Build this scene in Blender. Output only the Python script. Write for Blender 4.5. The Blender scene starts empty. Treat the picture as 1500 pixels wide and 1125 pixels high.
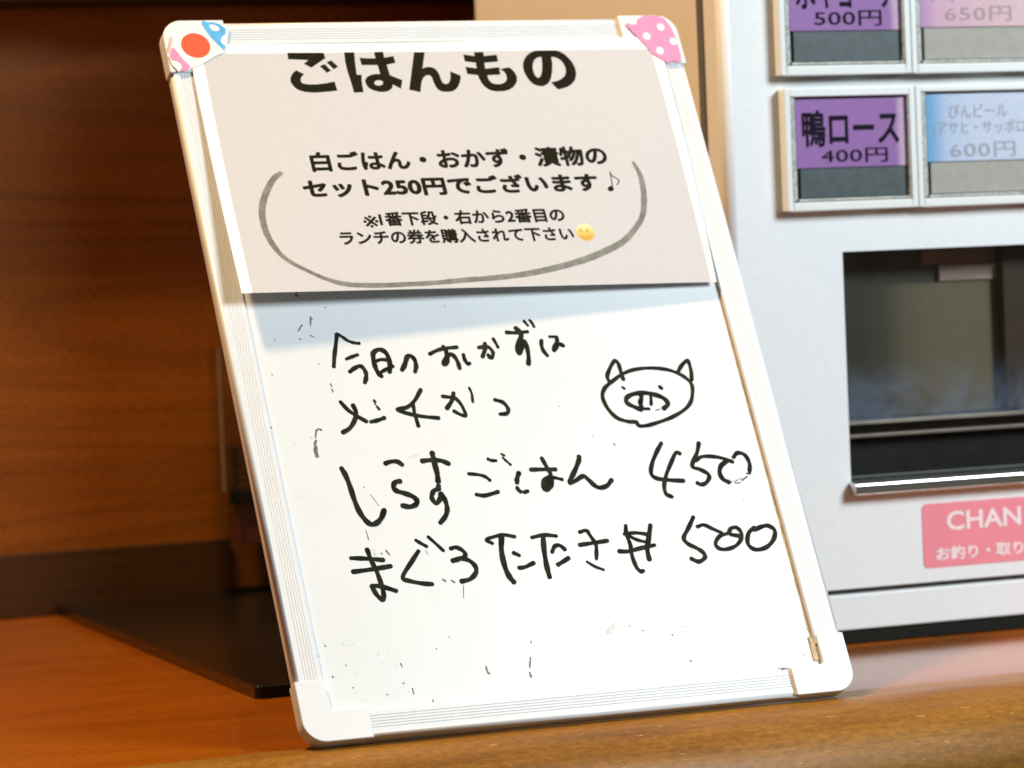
import bpy, bmesh, math, random
from mathutils import Vector, Matrix
R = math.radians
S = bpy.context.scene
COL = S.collection

# ------------------------------------------------------------------ camera
cam_d = bpy.data.cameras.new("camera")
cam = bpy.data.objects.new("camera", cam_d)
COL.objects.link(cam)
right = Vector((0.92241505, -0.38397146, -0.04142943))
up_v = Vector((0.05266025, 0.01877736, 0.99843593))
fwd = Vector((0.38259297, 0.92315401, -0.03754056))
m = Matrix((right, up_v, -fwd)).transposed().to_4x4()
m.translation = Vector((-0.5658245, -1.6692997, 0.25293148))
cam.matrix_world = m
cam_d.sensor_width = 36.0
cam_d.lens = 116.88
cam_d.clip_start = 0.05
cam_d.clip_end = 50
cam_d.dof.use_dof = True
cam_d.dof.focus_distance = 1.80
cam_d.dof.aperture_fstop = 11.5
S.camera = cam

# ------------------------------------------------------------------ world, lamps, exposure
w = bpy.data.worlds.new("World")
S.world = w
w.use_nodes = True
bg = w.node_tree.nodes["Background"]
bg.inputs[0].default_value = (1.0, 0.80, 0.60, 1)
bg.inputs[1].default_value = 0.075


def lamp(name, loc, target, shape, sx, sy, power, colour):
    l = bpy.data.lights.new(name, "AREA")
    l.shape = shape
    l.size = sx
    if sy:
        l.size_y = sy
    l.energy = power
    l.color = colour
    o = bpy.data.objects.new(name, l)
    COL.objects.link(o)
    o.location = loc
    o.rotation_euler = (Vector(target) - Vector(loc)).to_track_quat("-Z", "Y").to_euler()
    return o


lamp("ceiling_lamp", (-0.66, 0.20, 2.15), (0.15, 0.12, 0.2), "DISK", 0.20, 0, 66, (1.0, 0.69, 0.36))
lamp("daylight_window", (1.60, -1.62, 1.36), (0.15, 0.11, 0.2), "RECTANGLE", 0.80, 0.80, 82, (0.84, 0.955, 1.0))
S.view_settings.view_transform = "Standard"
S.view_settings.look = "None"
S.view_settings.exposure = 0.0
S.view_settings.gamma = 1.0
S.view_settings.use_curve_mapping = False
S.cycles.use_denoising = True
S.cycles.max_bounces = 8

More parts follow.
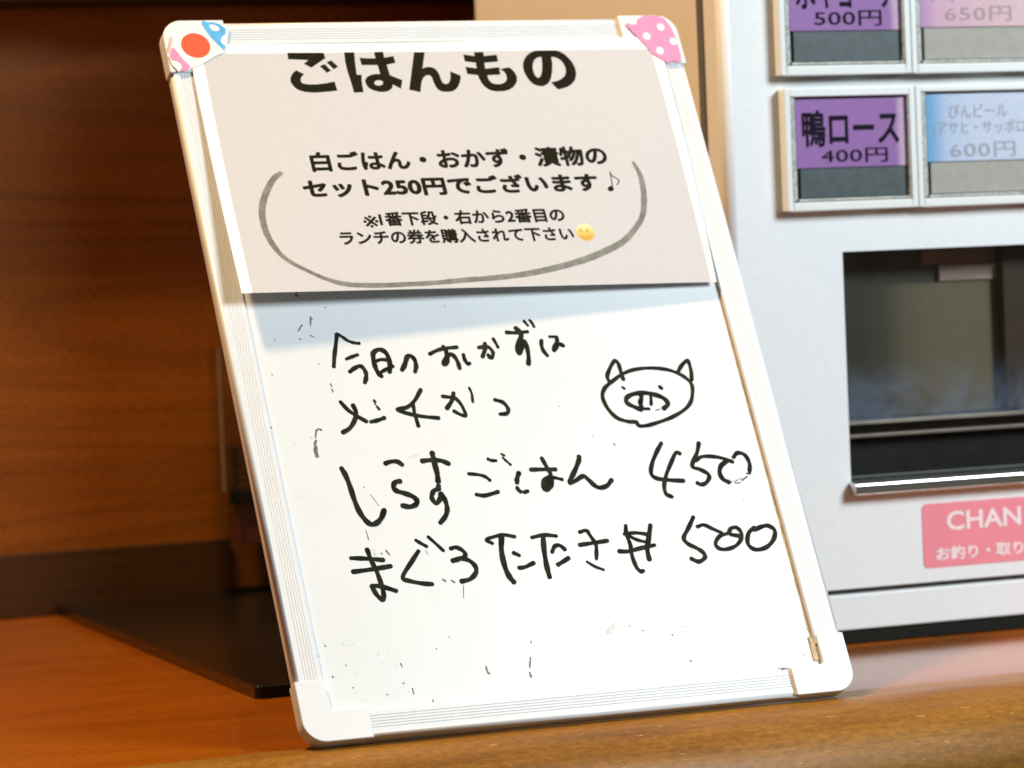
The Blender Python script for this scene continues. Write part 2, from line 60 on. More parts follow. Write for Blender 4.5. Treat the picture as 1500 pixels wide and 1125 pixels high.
# ------------------------------------------------------------------ measured data (millimetres in the plane of the board)
DATA = {"ink":{"l1":[[2.63,[[67.0,242.95],[65.13,236.77],[62.9,229.94],[60.95,222.53]]],[2.11,[[67.15,243.18],[69.62,241.3],[72.87,238.39],[76.4,236.86],[79.08,236.48]]],[2.37,[[69.41,226.97],[72.96,228.22],[76.77,229.34]]],[2.76,[[69.81,218.85],[73.1,220.98],[76.63,222.11],[78.47,220.38],[79.23,217.45],[78.74,214.59],[77.32,211.5]]],[3.03,[[85.95,229.24],[85.42,224.62],[85.81,219.96],[86.99,216.42],[88.21,214.9]]],[3.03,[[85.79,229.54],[88.53,231.54],[91.33,231.68],[93.71,229.86],[94.8,226.42],[94.65,221.78],[93.53,217.32]]],[2.24,[[87.38,224.8],[90.02,225.53],[93.79,225.03]]],[2.37,[[87.99,217.23],[92.02,219.32],[96.25,220.99]]],[3.16,[[101.3,218.21],[103.52,221.28],[105.94,226.09]]],[2.76,[[105.65,226.52],[108.33,226.84],[110.2,224.4],[110.31,220.31],[108.9,216.61]]],[2.46,[[120.25,227.36],[124.67,229.24],[129.87,230.44],[137.69,230.79]]],[2.61,[[129.42,231.76],[130.6,229.24],[129.99,225.4],[127.43,221.36],[127.82,220.05],[130.08,222.17],[130.91,225.35],[133.05,226.65],[134.93,224.8],[136.16,221.19],[136.38,217.18]]],[2.46,[[140.64,225.97],[140.8,222.54],[141.79,220.03],[143.42,220.13]]],[2.46,[[151.01,229.74],[154.71,230.38],[157.6,229.38],[159.1,226.38],[158.14,223.51],[156.59,222.76],[155.84,224.94]]],[2.89,[[155.49,232.42],[154.61,228.57],[152.1,223.85]]],[2.17,[[161.28,235.04],[162.28,232.05],[162.99,229.41]]],[2.61,[[170.52,238.66],[176.58,238.15],[183.71,238.43]]],[2.89,[[176.78,241.21],[178.98,239.0],[179.04,235.73],[176.27,231.95],[174.72,227.47],[175.29,224.51],[177.82,228.61],[179.92,232.74],[180.93,228.44],[180.48,221.95],[179.33,217.59]]],[3.76,[[178.25,233.15],[175.86,226.43]]],[1.88,[[183.04,245.55],[184.81,242.3]]],[1.88,[[186.62,245.96],[187.74,243.99],[188.48,241.46]]],[2.61,[[191.04,232.47],[190.28,229.24],[190.69,225.62],[192.44,222.32]]],[2.03,[[196.59,234.47],[200.86,234.24]]],[2.61,[[200.99,234.23],[200.61,231.3],[197.98,227.51],[197.21,225.59],[198.87,226.68],[200.97,229.64],[203.99,228.17]]]],"l2":[[2.46,[[60.33,200.52],[63.99,194.96],[68.68,190.79],[73.32,187.3]]],[2.8,[[67.39,197.95],[68.26,193.24],[66.36,188.51],[62.63,183.92],[57.99,181.52]]],[1.57,[[80.33,200.28],[81.0,199.07]]],[0.89,[[80.43,198.13],[81.01,197.31]]],[1.57,[[81.36,196.32],[82.42,194.3]]],[2.68,[[75.76,186.95],[80.08,187.65],[84.36,188.93]]],[2.57,[[109.88,205.16],[104.91,198.78],[99.34,194.72],[93.02,193.65],[98.51,190.87],[107.35,188.36],[116.71,186.8]]],[2.35,[[103.25,196.73],[103.03,190.1],[103.53,182.46]]],[2.35,[[122.03,200.2],[125.85,199.48],[129.45,198.57],[132.27,194.17],[133.48,187.7],[130.86,187.87],[126.91,190.57]]],[2.8,[[129.27,202.03],[127.3,197.42],[123.09,192.57]]],[1.68,[[139.47,204.59],[140.19,200.59],[139.61,195.49]]],[2.57,[[153.34,196.13],[158.04,194.07],[160.17,189.98],[158.84,187.1],[154.47,186.88]]]],"l3":[[3.29,[[52.57,159.76],[54.08,155.34],[55.31,148.27],[56.09,140.41],[57.52,133.08],[60.08,127.34],[62.75,124.7],[66.05,125.06],[69.64,128.01],[72.22,132.54]]],[2.89,[[78.93,160.82],[82.49,161.71],[86.26,161.45],[88.79,159.24]]],[3.16,[[85.31,149.39],[82.51,149.03],[80.71,146.46],[81.92,143.74],[86.41,141.85],[90.82,139.57],[92.76,136.73],[91.35,134.49],[87.86,133.46],[83.47,134.5]]],[3.03,[[101.02,160.84],[106.45,161.04],[112.34,160.24],[116.55,158.08]]],[3.42,[[108.09,165.47],[108.1,159.79],[108.29,152.41],[107.79,147.64]]],[3.16,[[107.43,145.01],[107.24,142.88]]],[3.03,[[106.92,143.19],[103.91,141.99],[102.0,138.76],[102.52,135.63],[104.51,134.76],[106.72,137.29],[107.78,140.14],[109.15,137.12],[109.65,131.46],[107.74,126.56],[103.54,122.4]]],[2.21,[[140.77,159.39],[142.55,158.38],[145.49,158.04]]],[1.74,[[149.55,161.96],[151.05,160.89]]],[1.58,[[149.89,159.66],[151.69,157.27],[153.69,154.87]]],[2.21,[[127.02,151.1],[133.29,149.99],[136.92,148.37],[138.96,146.18]]],[2.68,[[128.72,138.07],[133.02,137.08],[137.83,137.75],[142.21,138.8]]],[3.0,[[157.42,149.47],[155.54,146.04],[154.91,143.35]]],[2.53,[[154.29,140.66],[154.82,138.91],[155.91,137.81]]],[2.53,[[157.94,137.33],[160.38,137.97]]],[2.68,[[165.19,150.99],[171.76,150.74],[180.3,150.15]]],[2.68,[[173.44,157.86],[174.99,152.93],[176.53,148.0],[176.39,144.57]]],[3.63,[[176.38,145.95],[172.07,143.51],[170.61,140.18],[172.15,138.15],[174.68,140.23],[176.36,143.89]]],[4.74,[[173.57,142.71],[172.52,139.7]]],[2.21,[[176.63,145.59],[179.8,144.68],[182.93,143.57]]],[3.16,[[196.64,157.12],[196.04,154.95],[192.27,148.98],[187.13,142.1]]],[3.0,[[186.99,141.22],[190.76,142.19],[196.17,144.77],[198.98,142.3],[202.1,138.29],[205.17,136.83],[209.54,137.9],[213.24,141.16]]]],"p3":[[2.72,[[250.15,162.27],[245.38,156.35],[240.96,149.66],[238.81,143.61],[241.29,140.34],[248.6,138.67],[257.99,137.47]]],[2.72,[[260.15,154.81],[257.57,155.38],[253.2,149.6],[248.19,142.18],[245.06,135.44],[244.88,130.21],[248.17,127.97]]],[2.81,[[273.82,160.71],[271.05,154.63],[265.81,146.55],[270.2,143.92],[274.16,141.15],[274.69,138.39],[271.83,135.25],[268.46,134.32],[266.27,135.49]]],[2.63,[[268.97,149.69],[273.04,151.76],[278.53,151.78],[285.24,150.38],[292.15,147.33]]],[3.16,[[288.99,148.17],[284.01,145.15],[282.09,140.6],[283.31,136.62],[286.39,134.61]]],[2.81,[[293.46,150.14],[296.92,152.74],[301.21,151.03],[302.71,145.43],[301.36,140.43]]],[0.53,[[287.33,134.0],[288.93,135.29]]],[0.61,[[289.65,134.46],[293.24,136.08]]],[0.7,[[290.22,133.64],[293.59,133.87]]],[0.61,[[294.56,136.61],[295.19,134.53]]],[1.05,[[295.86,135.58],[298.98,137.47]]],[1.05,[[299.03,139.42],[301.49,138.86]]]],"l4":[[2.76,[[46.85,105.4],[55.16,104.46],[65.36,102.78]]],[2.9,[[46.55,97.23],[56.55,97.74],[69.02,98.8]]],[2.9,[[57.39,109.75],[58.29,103.34],[60.17,96.3],[61.25,88.18],[61.33,82.46],[60.35,79.41],[57.69,81.91],[55.94,86.34],[56.04,87.87],[61.05,87.23],[69.04,83.93]]],[2.76,[[87.09,106.55],[82.0,100.88],[74.5,91.8],[78.32,89.07],[85.23,87.07],[90.82,86.2]]],[2.21,[[86.82,113.14],[88.84,111.47],[92.37,108.87]]],[2.07,[[94.54,114.58],[98.22,110.04],[101.69,105.58]]],[2.62,[[106.3,106.5],[109.56,107.0],[112.98,104.81],[114.02,101.81],[110.24,99.78],[105.8,99.09]]],[2.9,[[105.8,99.09],[110.35,100.24],[115.16,98.7],[118.25,95.08],[117.91,91.04],[113.77,87.43],[108.28,86.44]]],[2.39,[[131.72,107.67],[128.65,110.1],[134.61,111.83],[140.11,112.19],[145.82,110.73]]],[3.41,[[137.89,110.95],[136.03,102.88],[135.8,93.55],[137.04,87.24],[139.09,83.43]]],[2.49,[[142.94,101.01],[146.07,99.12]]],[2.67,[[144.11,91.72],[147.81,91.96],[153.56,94.0]]],[2.58,[[155.94,109.4],[163.82,110.37],[171.06,109.19]]],[3.32,[[162.97,109.41],[161.57,100.88],[160.91,91.53],[161.07,84.66]]],[2.67,[[166.1,99.58],[168.47,102.93],[171.56,103.39],[174.27,100.66]]],[2.86,[[167.83,91.76],[171.51,93.42],[175.26,95.32]]],[2.49,[[185.68,110.43],[189.96,111.14],[191.57,108.0],[193.73,102.3],[192.98,97.62],[191.94,93.37]]],[2.67,[[183.8,102.68],[191.98,103.22],[201.34,103.92]]],[1.93,[[185.8,92.13],[190.03,88.8],[194.81,86.45]]],[2.67,[[214.92,112.42],[213.98,107.08],[214.77,100.66],[214.19,93.57],[215.16,86.39],[217.25,83.61],[218.75,83.89]]],[3.22,[[230.22,111.43],[227.13,103.68],[224.56,96.72],[224.2,90.56]]],[2.39,[[212.57,107.19],[220.06,107.41],[226.89,105.93]]],[2.21,[[214.92,106.05],[219.76,103.05],[225.65,101.01]]],[2.76,[[206.91,96.92],[212.52,96.48],[220.84,97.81],[229.71,99.02]]]],"p4":[[2.81,[[258.21,114.47],[253.41,107.94],[248.91,102.18],[250.5,98.25],[255.77,94.79],[258.99,91.5],[258.63,88.64],[254.42,86.7],[250.23,88.92]]],[2.54,[[259.14,108.27],[263.39,109.1],[268.12,106.44],[273.37,103.36]]],[2.63,[[276.86,102.71],[271.4,101.21],[267.7,96.91],[269.41,93.72],[273.88,92.99],[279.71,94.44],[284.16,97.93],[285.75,102.41],[283.56,105.88],[279.68,105.41],[278.44,102.2],[283.71,100.65]]],[2.98,[[295.05,104.93],[290.51,102.04],[288.11,96.09],[290.05,92.26],[294.44,91.15],[300.39,92.83],[305.32,97.06],[307.31,102.3],[303.86,105.5],[299.02,105.09],[294.64,103.42]]]],"pig":[[2.51,[[228.05,202.83],[236.03,207.51],[244.3,210.13],[254.63,210.73],[264.5,209.39],[271.49,206.66],[276.63,202.73],[279.03,198.54],[278.31,193.41],[275.61,187.37],[270.39,182.65],[261.66,178.47],[253.38,175.93],[245.33,174.14],[240.2,173.81],[238.2,174.85],[237.76,176.51],[232.51,177.25],[226.6,179.76],[222.78,184.58],[220.76,190.21],[220.76,195.32],[223.62,199.76],[228.05,202.83]]],[2.62,[[227.02,203.76],[226.78,207.27],[230.63,213.24],[234.01,216.66],[235.71,214.76],[236.01,209.83],[236.37,204.4]]],[2.62,[[272.53,207.32],[275.85,211.19],[280.16,214.33],[280.98,211.94],[280.92,206.74],[279.87,201.34]]],[1.94,[[234.52,199.42],[235.56,198.33]]],[2.39,[[258.25,198.32],[259.29,197.02]]],[3.08,[[242.84,184.25],[238.37,186.58],[234.88,189.35],[235.66,192.47],[240.38,194.55],[247.56,194.89],[254.24,193.2],[259.13,190.44],[260.61,186.85],[257.26,184.13]]],[2.28,[[242.99,184.86],[247.95,184.45]]],[3.08,[[245.08,194.11],[244.63,191.32],[243.39,188.83],[243.41,185.5]]],[2.17,[[251.2,193.23],[250.69,190.43],[249.85,187.15]]],[0.68,[[251.79,183.19],[254.82,183.92]]]],"smudge":[[0.88,[[53.6,254.84],[52.47,249.22]]],[0.66,[[53.25,253.11],[54.47,253.05]]],[1.1,[[48.6,270.89],[47.44,269.19],[48.89,268.24]]],[0.88,[[44.49,246.14],[46.71,249.08],[47.69,249.9]]],[0.88,[[44.31,241.15],[45.07,240.89]]],[0.66,[[50.85,243.2],[53.02,241.78]]],[0.53,[[29.38,241.73],[29.53,240.43]]],[0.66,[[52.06,224.91],[52.38,224.46]]],[0.88,[[56.81,212.13],[57.27,210.38]]],[1.06,[[56.92,208.68],[57.38,206.94]]],[0.66,[[23.53,220.08],[23.84,219.64]]],[0.66,[[16.72,187.31],[17.04,186.87]]],[0.66,[[13.85,180.76],[14.08,179.9]]],[1.1,[[42.48,183.54],[44.29,184.49],[45.76,183.76]]],[0.88,[[42.31,182.71],[41.24,179.39]]],[1.76,[[41.3,177.69],[40.0,175.25]]],[2.2,[[40.34,173.96],[39.76,171.04],[39.96,168.08]]],[0.44,[[38.85,179.55],[39.17,179.1]]],[0.44,[[66.32,142.31],[69.71,135.37]]],[0.66,[[63.37,147.55],[63.68,147.11]]],[0.53,[[59.15,121.6],[59.45,115.37]]],[0.88,[[68.06,108.5],[69.83,105.47]]],[0.66,[[64.94,107.1],[65.56,106.22]]],[1.32,[[97.68,88.39],[98.69,87.48]]],[1.1,[[102.38,87.59],[104.11,86.21]]],[0.44,[[108.86,83.76],[107.23,76.49]]],[1.1,[[111.24,34.98],[111.4,32.14],[112.32,30.84]]],[0.88,[[138.46,38.17],[136.66,32.24]]],[1.32,[[136.01,29.46],[136.15,26.61]]],[0.66,[[141.12,47.73],[140.83,46.53]]],[0.7,[[62.53,41.46],[62.89,39.42]]],[0.79,[[61.17,29.6],[62.12,30.31]]],[0.79,[[66.11,26.74],[66.12,23.16]]],[0.88,[[51.01,24.59],[51.32,24.17]]],[0.88,[[22.35,37.59],[22.65,37.17]]],[0.7,[[31.0,43.55],[31.31,43.12]]],[0.88,[[76.34,19.0],[76.47,17.8]]],[0.66,[[32.57,30.3],[32.87,29.87]]],[0.62,[[93.38,54.41],[93.78,54.37]]],[0.62,[[84.78,48.29],[85.09,47.86]]],[0.62,[[21.71,55.55],[22.01,55.12]]],[0.66,[[201.97,51.43],[202.38,51.4]]],[0.79,[[209.2,48.31],[209.51,47.87]]],[0.7,[[226.41,44.3],[227.04,43.41]]],[0.66,[[235.5,48.09],[235.91,48.05]]],[1.32,[[233.85,27.85],[233.9,27.23]]],[0.88,[[286.47,18.05],[290.76,17.86]]],[1.1,[[288.36,17.04],[292.4,17.5]]],[0.57,[[278.44,18.79],[278.86,18.75]]],[0.57,[[305.01,25.15],[304.98,23.47]]],[0.88,[[220.17,163.77],[220.81,162.85]]],[0.53,[[208.28,169.79],[208.7,169.76]]],[0.53,[[292.69,122.94],[293.01,122.48]]],[0.53,[[278.6,64.2],[279.03,64.17]]],[0.57,[[101.18,264.39],[101.41,263.49]]],[0.57,[[63.47,260.93],[63.7,260.04]]],[0.57,[[136.02,257.79],[136.44,257.77]]],[0.53,[[191.59,189.67],[192.02,189.65]]],[0.53,[[294.24,78.28],[294.67,78.24]]],[0.53,[[263.67,48.99],[264.2,49.37]]]],"faint":[[0.28,[[15.74,43.51],[15.73,43.27]]],[0.31,[[236.63,56.92],[236.92,56.72]]],[0.59,[[17.19,50.23],[17.57,49.71]]],[0.47,[[94.04,152.41],[94.36,151.85]]],[0.49,[[54.99,101.07],[55.27,100.94]]],[0.56,[[11.36,23.72],[11.64,23.52]]],[0.56,[[170.19,41.35],[170.44,41.08]]],[0.34,[[31.91,50.91],[32.38,50.84]]],[0.43,[[43.31,45.36],[43.55,45.13]]],[0.3,[[90.52,133.58],[90.87,133.38]]],[0.44,[[51.71,43.06],[52.22,42.95]]],[0.46,[[17.35,29.49],[17.45,29.28]]],[0.5,[[34.45,55.18],[34.85,54.57]]],[0.33,[[32.56,220.65],[33.04,220.13]]],[0.54,[[65.09,30.45],[65.24,30.32]]],[0.6,[[16.84,43.95],[17.03,43.93]]],[0.36,[[14.94,29.02],[15.1,28.95]]],[0.24,[[159.69,167.12],[159.7,167.01]]],[0.41,[[24.45,218.2],[24.47,217.56]]],[0.38,[[33.1,27.67],[33.61,27.34]]],[0.39,[[31.72,55.65],[31.76,55.12]]],[0.32,[[187.88,199.16],[188.0,199.02]]],[0.24,[[62.8,48.87],[63.27,48.49]]],[0.48,[[125.03,42.07],[125.4,41.58]]],[0.57,[[16.85,50.39],[17.26,49.8]]],[0.47,[[41.4,25.92],[41.81,25.57]]],[0.59,[[29.54,188.83],[30.1,188.74]]],[0.24,[[285.7,70.82],[286.26,70.69]]],[0.29,[[233.28,190.82],[233.6,190.42]]],[0.22,[[32.0,195.0],[32.55,194.96]]],[0.53,[[54.86,64.53],[55.31,64.16]]],[0.35,[[82.02,87.02],[82.45,86.51]]],[0.23,[[38.69,55.43],[38.97,55.11]]],[0.36,[[213.16,176.89],[213.57,176.52]]],[0.25,[[54.75,23.6],[55.01,23.34]]],[0.41,[[25.86,193.46],[26.43,193.36]]],[0.42,[[38.25,22.99],[38.4,22.47]]],[0.3,[[22.85,112.71],[22.92,112.19]]],[0.57,[[56.87,48.43],[56.96,48.33]]],[0.58,[[24.05,37.24],[24.46,37.2]]],[0.5,[[36.31,38.2],[36.58,38.13]]],[0.52,[[59.27,41.0],[59.77,40.57]]],[0.58,[[28.74,183.17],[28.9,182.58]]],[0.46,[[57.47,24.87],[57.71,24.77]]],[0.27,[[25.94,139.57],[25.97,139.48]]],[0.37,[[67.13,47.12],[67.42,46.89]]],[0.59,[[23.55,172.23],[23.57,171.81]]],[0.23,[[26.14,56.67],[26.59,56.13]]],[0.28,[[229.72,23.08],[230.01,22.74]]],[0.6,[[63.52,25.31],[63.5,24.92]]],[0.55,[[29.75,144.8],[29.81,144.22]]],[0.5,[[36.68,22.71],[36.83,22.56]]],[0.58,[[37.8,18.87],[37.98,18.62]]],[0.23,[[113.71,132.11],[113.75,131.76]]],[0.6,[[28.73,176.71],[29.08,176.59]]],[0.59,[[64.76,16.6],[65.07,16.38]]],[0.59,[[22.67,49.44],[23.09,48.94]]],[0.6,[[21.25,46.65],[21.25,46.18]]],[0.32,[[27.45,102.78],[27.73,102.66]]],[0.27,[[14.76,46.59],[14.68,46.01]]],[0.51,[[60.0,27.84],[60.26,27.25]]],[0.5,[[224.12,96.08],[224.49,95.7]]],[0.41,[[13.96,26.84],[13.98,26.74]]],[0.49,[[107.24,136.33],[107.71,136.09]]],[0.57,[[32.49,55.92],[32.38,55.35]]],[0.55,[[14.01,26.68],[14.08,26.35]]],[0.55,[[50.65,48.31],[51.15,47.84]]],[0.56,[[293.33,125.09],[293.77,124.67]]],[0.34,[[37.93,22.03],[38.2,21.48]]],[0.32,[[22.78,143.55],[23.21,143.11]]],[0.35,[[61.06,30.65],[61.43,30.08]]],[0.5,[[264.43,74.44],[264.73,74.08]]],[0.5,[[146.0,192.1],[146.23,191.73]]],[0.25,[[22.49,50.26],[22.83,49.69]]],[0.55,[[23.24,100.77],[23.54,100.75]]],[0.23,[[195.21,86.79],[195.66,86.73]]],[0.57,[[17.27,44.73],[17.61,44.21]]],[0.23,[[26.17,34.68],[26.29,34.09]]],[0.49,[[31.26,184.85],[31.64,184.37]]],[0.57,[[20.89,57.34],[21.39,57.13]]],[0.55,[[26.41,143.84],[26.53,143.44]]],[0.32,[[37.7,55.38],[37.76,54.82]]],[0.61,[[54.42,51.72],[54.51,51.66]]],[0.57,[[63.84,28.74],[64.11,28.64]]],[0.29,[[27.0,20.14],[27.04,19.64]]],[0.45,[[70.12,42.3],[70.39,41.73]]],[0.51,[[60.63,47.63],[60.55,47.18]]],[0.35,[[21.94,56.6],[22.01,56.01]]],[0.29,[[25.64,99.16],[25.65,98.58]]],[0.24,[[195.62,21.65],[196.07,21.18]]],[3.08,[[187.99,49.34],[191.47,51.52],[194.34,52.93]]],[1.32,[[54.92,141.88],[55.23,141.44]]],[1.76,[[94.28,164.41],[99.01,165.37]]],[1.32,[[79.68,200.0],[80.0,199.55]]],[1.76,[[60.54,109.09],[61.21,106.57]]],[1.32,[[91.53,106.66],[92.2,104.12]]]]},"bracket":[[51.55,344.9],[46.29,341.04],[40.21,332.43],[35.55,322.61],[33.86,312.72],[34.51,302.79],[37.69,293.29],[43.03,285.71],[52.85,278.5],[63.79,272.24],[75.34,268.43],[92.9,267.19],[110.93,267.31],[128.26,267.76],[148.89,269.12],[167.55,270.03],[186.6,271.92],[206.19,275.29],[226.33,280.15],[242.04,285.66],[256.2,292.23],[267.39,301.92],[273.51,309.79],[276.81,318.77],[278.75,328.83],[278.97,337.96],[276.76,346.36]],"bracket_w":[2.64,3.52,3.96,3.96,3.96,3.74,3.3,2.64,2.42,2.64,3.3,3.3,3.08,3.08,3.3,3.52,3.74,3.96,4.19,4.41,3.96,3.52,3.52,3.96,3.74,3.3,1.98],"note":[[[258.59,327.96],[258.89,331.39],[259.25,335.43],[259.66,340.09]],[[259.61,339.89],[260.2,337.64],[262.21,336.07],[263.98,334.29],[263.42,332.48],[262.05,331.3]],[[256.39,328.02],[257.74,328.79]]],"title":[[[[72.67,427.62],[95.29,427.23],[95.6,423.44],[85.62,417.02],[81.34,419.8],[84.82,422.32],[72.32,423.14]]],[[[90.96,418.0],[94.33,419.38],[97.45,414.81],[94.58,413.24]]],[[[95.82,420.55],[98.81,421.88],[102.44,417.42],[99.26,415.68]]],[[[75.76,415.41],[80.22,412.5],[78.52,411.28],[77.49,409.68],[77.08,408.19],[77.34,406.86],[78.36,406.06],[81.37,405.52],[86.73,405.41],[92.27,406.07],[98.01,407.16],[98.47,400.83],[92.66,400.24],[85.54,399.73],[81.81,399.87],[78.66,400.24],[76.14,401.01],[74.18,401.95],[72.6,403.36],[71.59,405.0],[70.89,406.81],[70.76,408.79],[71.36,410.7],[72.48,412.47],[73.85,413.95]]],[[[108.21,427.32],[114.63,427.21],[113.7,420.71],[112.86,411.56],[115.95,411.5],[114.95,406.81],[114.61,399.4],[108.54,399.23],[108.17,406.95],[107.53,414.19],[107.56,420.82]]],[[[117.1,423.36],[121.38,422.87],[126.84,422.77],[132.41,423.09],[138.82,424.19],[139.09,419.34],[133.0,418.18],[127.48,418.04],[117.39,418.23]]],[[[127.08,427.24],[132.76,427.32],[132.89,422.78],[133.29,418.24],[133.66,410.55],[127.81,410.66],[127.48,418.04],[127.08,422.58]]],[[[126.69,411.83],[123.93,411.7],[121.34,411.15],[119.05,409.87],[117.57,408.09],[117.16,406.16],[117.51,404.23],[118.6,402.21],[120.97,400.54],[124.54,399.37],[127.25,399.26],[130.1,399.8],[132.29,401.02],[133.67,402.8],[134.15,404.49],[134.29,407.63],[133.71,411.27]],[[128.3,405.57],[127.92,404.84],[127.17,404.23],[126.16,403.83],[125.04,403.71],[123.99,403.88],[123.16,404.31],[122.68,404.95],[122.63,405.69],[123.0,406.42],[123.75,407.03],[124.76,407.43],[125.88,407.56],[126.93,407.39],[127.76,406.95],[128.24,406.32]]],[[[133.24,411.16],[140.79,407.2],[138.64,401.19],[133.9,404.61],[132.66,406.45]]],[[[152.56,426.56],[159.31,426.45],[155.47,415.09],[158.02,416.08],[160.8,416.09],[162.86,415.32],[164.37,413.41],[165.22,410.96],[165.51,407.3],[165.93,405.47],[166.53,404.43],[168.08,403.91],[169.57,404.37],[170.84,405.8],[172.06,408.69],[172.77,412.82],[178.75,409.66],[178.23,407.35],[177.23,404.94],[175.47,402.12],[173.46,400.15],[171.09,398.81],[167.95,398.45],[164.15,398.83],[162.21,400.09],[160.99,402.54],[160.33,406.5],[160.08,408.63],[159.44,409.98],[158.17,410.49],[156.61,410.21],[154.77,408.92],[152.91,406.04],[151.8,403.03],[150.54,398.64],[143.78,400.48]]],[[[183.79,424.45],[190.66,423.29],[197.12,423.18],[205.49,423.95],[205.32,419.05],[196.6,418.47],[190.44,418.59],[183.82,419.62]]],[[[183.34,415.79],[190.08,414.56],[195.9,414.21],[204.96,415.08],[204.77,409.88],[196.25,409.62],[189.84,409.87],[183.32,410.79]]],[[[191.09,425.91],[197.3,425.93],[196.21,419.22],[195.65,413.11],[196.06,408.83],[196.24,406.69],[196.98,405.03],[198.02,403.91],[199.56,403.27],[202.05,403.09],[204.39,403.47],[206.29,404.35],[207.78,405.85],[208.3,407.37],[208.42,409.81],[207.51,411.97],[206.11,413.22],[205.08,413.67],[211.33,414.96],[213.06,413.39],[214.42,411.22],[215.04,408.33],[214.66,406.02],[213.47,403.59],[210.82,400.78],[208.21,399.3],[205.16,398.33],[200.87,398.05],[197.58,398.43],[195.0,399.4],[192.67,401.46],[191.16,404.17],[190.33,407.11],[190.01,409.86],[190.6,418.1]]],[[[242.47,426.4],[231.75,426.39],[229.3,425.69],[227.02,424.5],[224.93,422.88],[222.96,420.58],[221.46,417.84],[220.77,415.4],[220.52,412.64],[221.0,409.87],[221.85,406.97],[223.13,404.5],[224.7,402.75],[226.72,401.67],[229.44,401.12],[231.82,401.57],[233.92,402.69],[235.63,404.37],[237.19,406.79],[239.11,411.67],[240.55,417.18],[240.93,422.11]],[[234.51,421.85],[233.73,416.69],[232.45,411.8],[231.22,409.06],[230.01,407.55],[228.87,407.08],[227.85,407.59],[227.01,409.33],[226.66,411.91],[226.92,414.67],[227.8,417.42],[229.2,419.73],[230.77,421.05],[232.65,421.76]]],[[[242.12,426.4],[244.64,426.36],[246.54,425.9],[248.57,424.75],[250.49,423.17],[252.22,420.8],[253.56,418.49],[254.43,415.7],[254.81,413.22],[254.71,410.45],[253.92,407.69],[252.64,405.26],[250.8,403.14],[248.32,401.23],[245.13,399.88],[239.95,398.58],[238.02,401.25],[236.55,403.92],[239.33,404.3],[241.79,404.98],[244.41,406.34],[246.4,407.96],[247.7,409.97],[248.39,412.11],[248.41,414.57],[247.76,417.36],[246.45,419.54],[244.49,420.93],[242.38,421.71],[241.01,421.73]]]],"tape":{"l_white":[[-1.15,427.39],[3.72,439.82],[11.71,443.59],[23.37,449.4],[25.58,450.29],[34.8,450.27],[37.01,447.84],[40.03,446.42],[36.89,436.35],[34.7,429.06],[27.1,425.53],[19.76,421.12],[12.8,418.52],[10.53,417.21],[3.76,415.53],[0.64,420.56],[-0.15,425.1]],"l_blue":[[23.35,449.31],[25.56,450.2],[27.0,449.12],[30.68,449.07],[34.55,447.87],[37.79,444.38],[36.94,440.94],[34.26,438.68],[33.14,436.41],[33.44,434.34],[35.39,432.71],[34.09,429.07],[28.09,437.4],[26.0,441.56],[24.0,446.17]],"l_bluedot":[[27.84,447.04],[29.97,447.47],[32.98,446.05],[34.02,443.97],[32.4,442.93],[29.97,443.11],[28.43,444.73]],"l_pink":[[3.37,432.31],[5.74,428.63],[7.74,424.06],[11.35,419.46],[11.1,418.1],[8.35,416.34],[3.8,415.75],[6.35,418.64],[5.95,420.92],[3.87,422.77],[1.13,423.27],[0.01,426.01],[1.64,430.52]],"l_sliver":[[3.64,439.37],[4.2,436.85],[0.34,427.82],[-0.95,427.84]],"l_red":[[18.8,441.66],[8.39,434.28],[15.74,425.05],[26.05,431.94]],"r_pink":[[295.92,443.82],[298.03,445.01],[300.41,443.62],[303.16,443.73],[304.94,445.4],[306.07,448.05],[309.8,450.2],[315.26,450.13],[320.27,450.07],[323.76,447.59],[326.7,441.23],[327.61,435.87],[327.69,429.09],[328.0,422.32],[326.96,416.55],[321.35,416.89],[317.08,416.25],[314.86,418.21],[309.5,422.15],[306.32,427.5],[302.15,434.31]],"r_dots":[[319.53,441.81],[308.31,435.33],[325.43,431.3],[314.7,424.71]]},"grime":[[312.1,225.25],[312.11,180.01],[312.12,135.58],[311.69,91.96],[310.26,47.08],[310.51,32.24],[308.37,21.49]],"PT":{"title":[[67.28,400.44],[251.74,398.45],[73.26,430.1],[258.87,428.99]],"A":[[68.67,345.26],[258.67,345.86],[71.69,359.28],[261.8,358.22]],"B":[[61.61,328.21],[248.38,326.65],[64.32,340.69],[251.85,340.32]],"note":[[253.8,326.74],[262.95,327.2],[259.92,340.11],[266.34,340.42]],"C":[[94.22,307.55],[220.95,306.66],[96.4,317.06],[223.55,316.94]],"D":[[76.95,295.97],[223.94,293.91],[79.05,305.2],[226.43,303.68]],"emoji":[[231.59,293.37],[234.58,305.05],[226.99,299.45],[239.28,298.62]]}}


# ------------------------------------------------------------------ materials
def new_mat(name):
    mt = bpy.data.materials.new(name)
    mt.use_nodes = True
    nt = mt.node_tree
    return mt, nt, nt.nodes["Principled BSDF"]


def node(nt, kind, **kw):
    n = nt.nodes.new(kind)
    for k, v in kw.items():
        setattr(n, k, v)
    return n


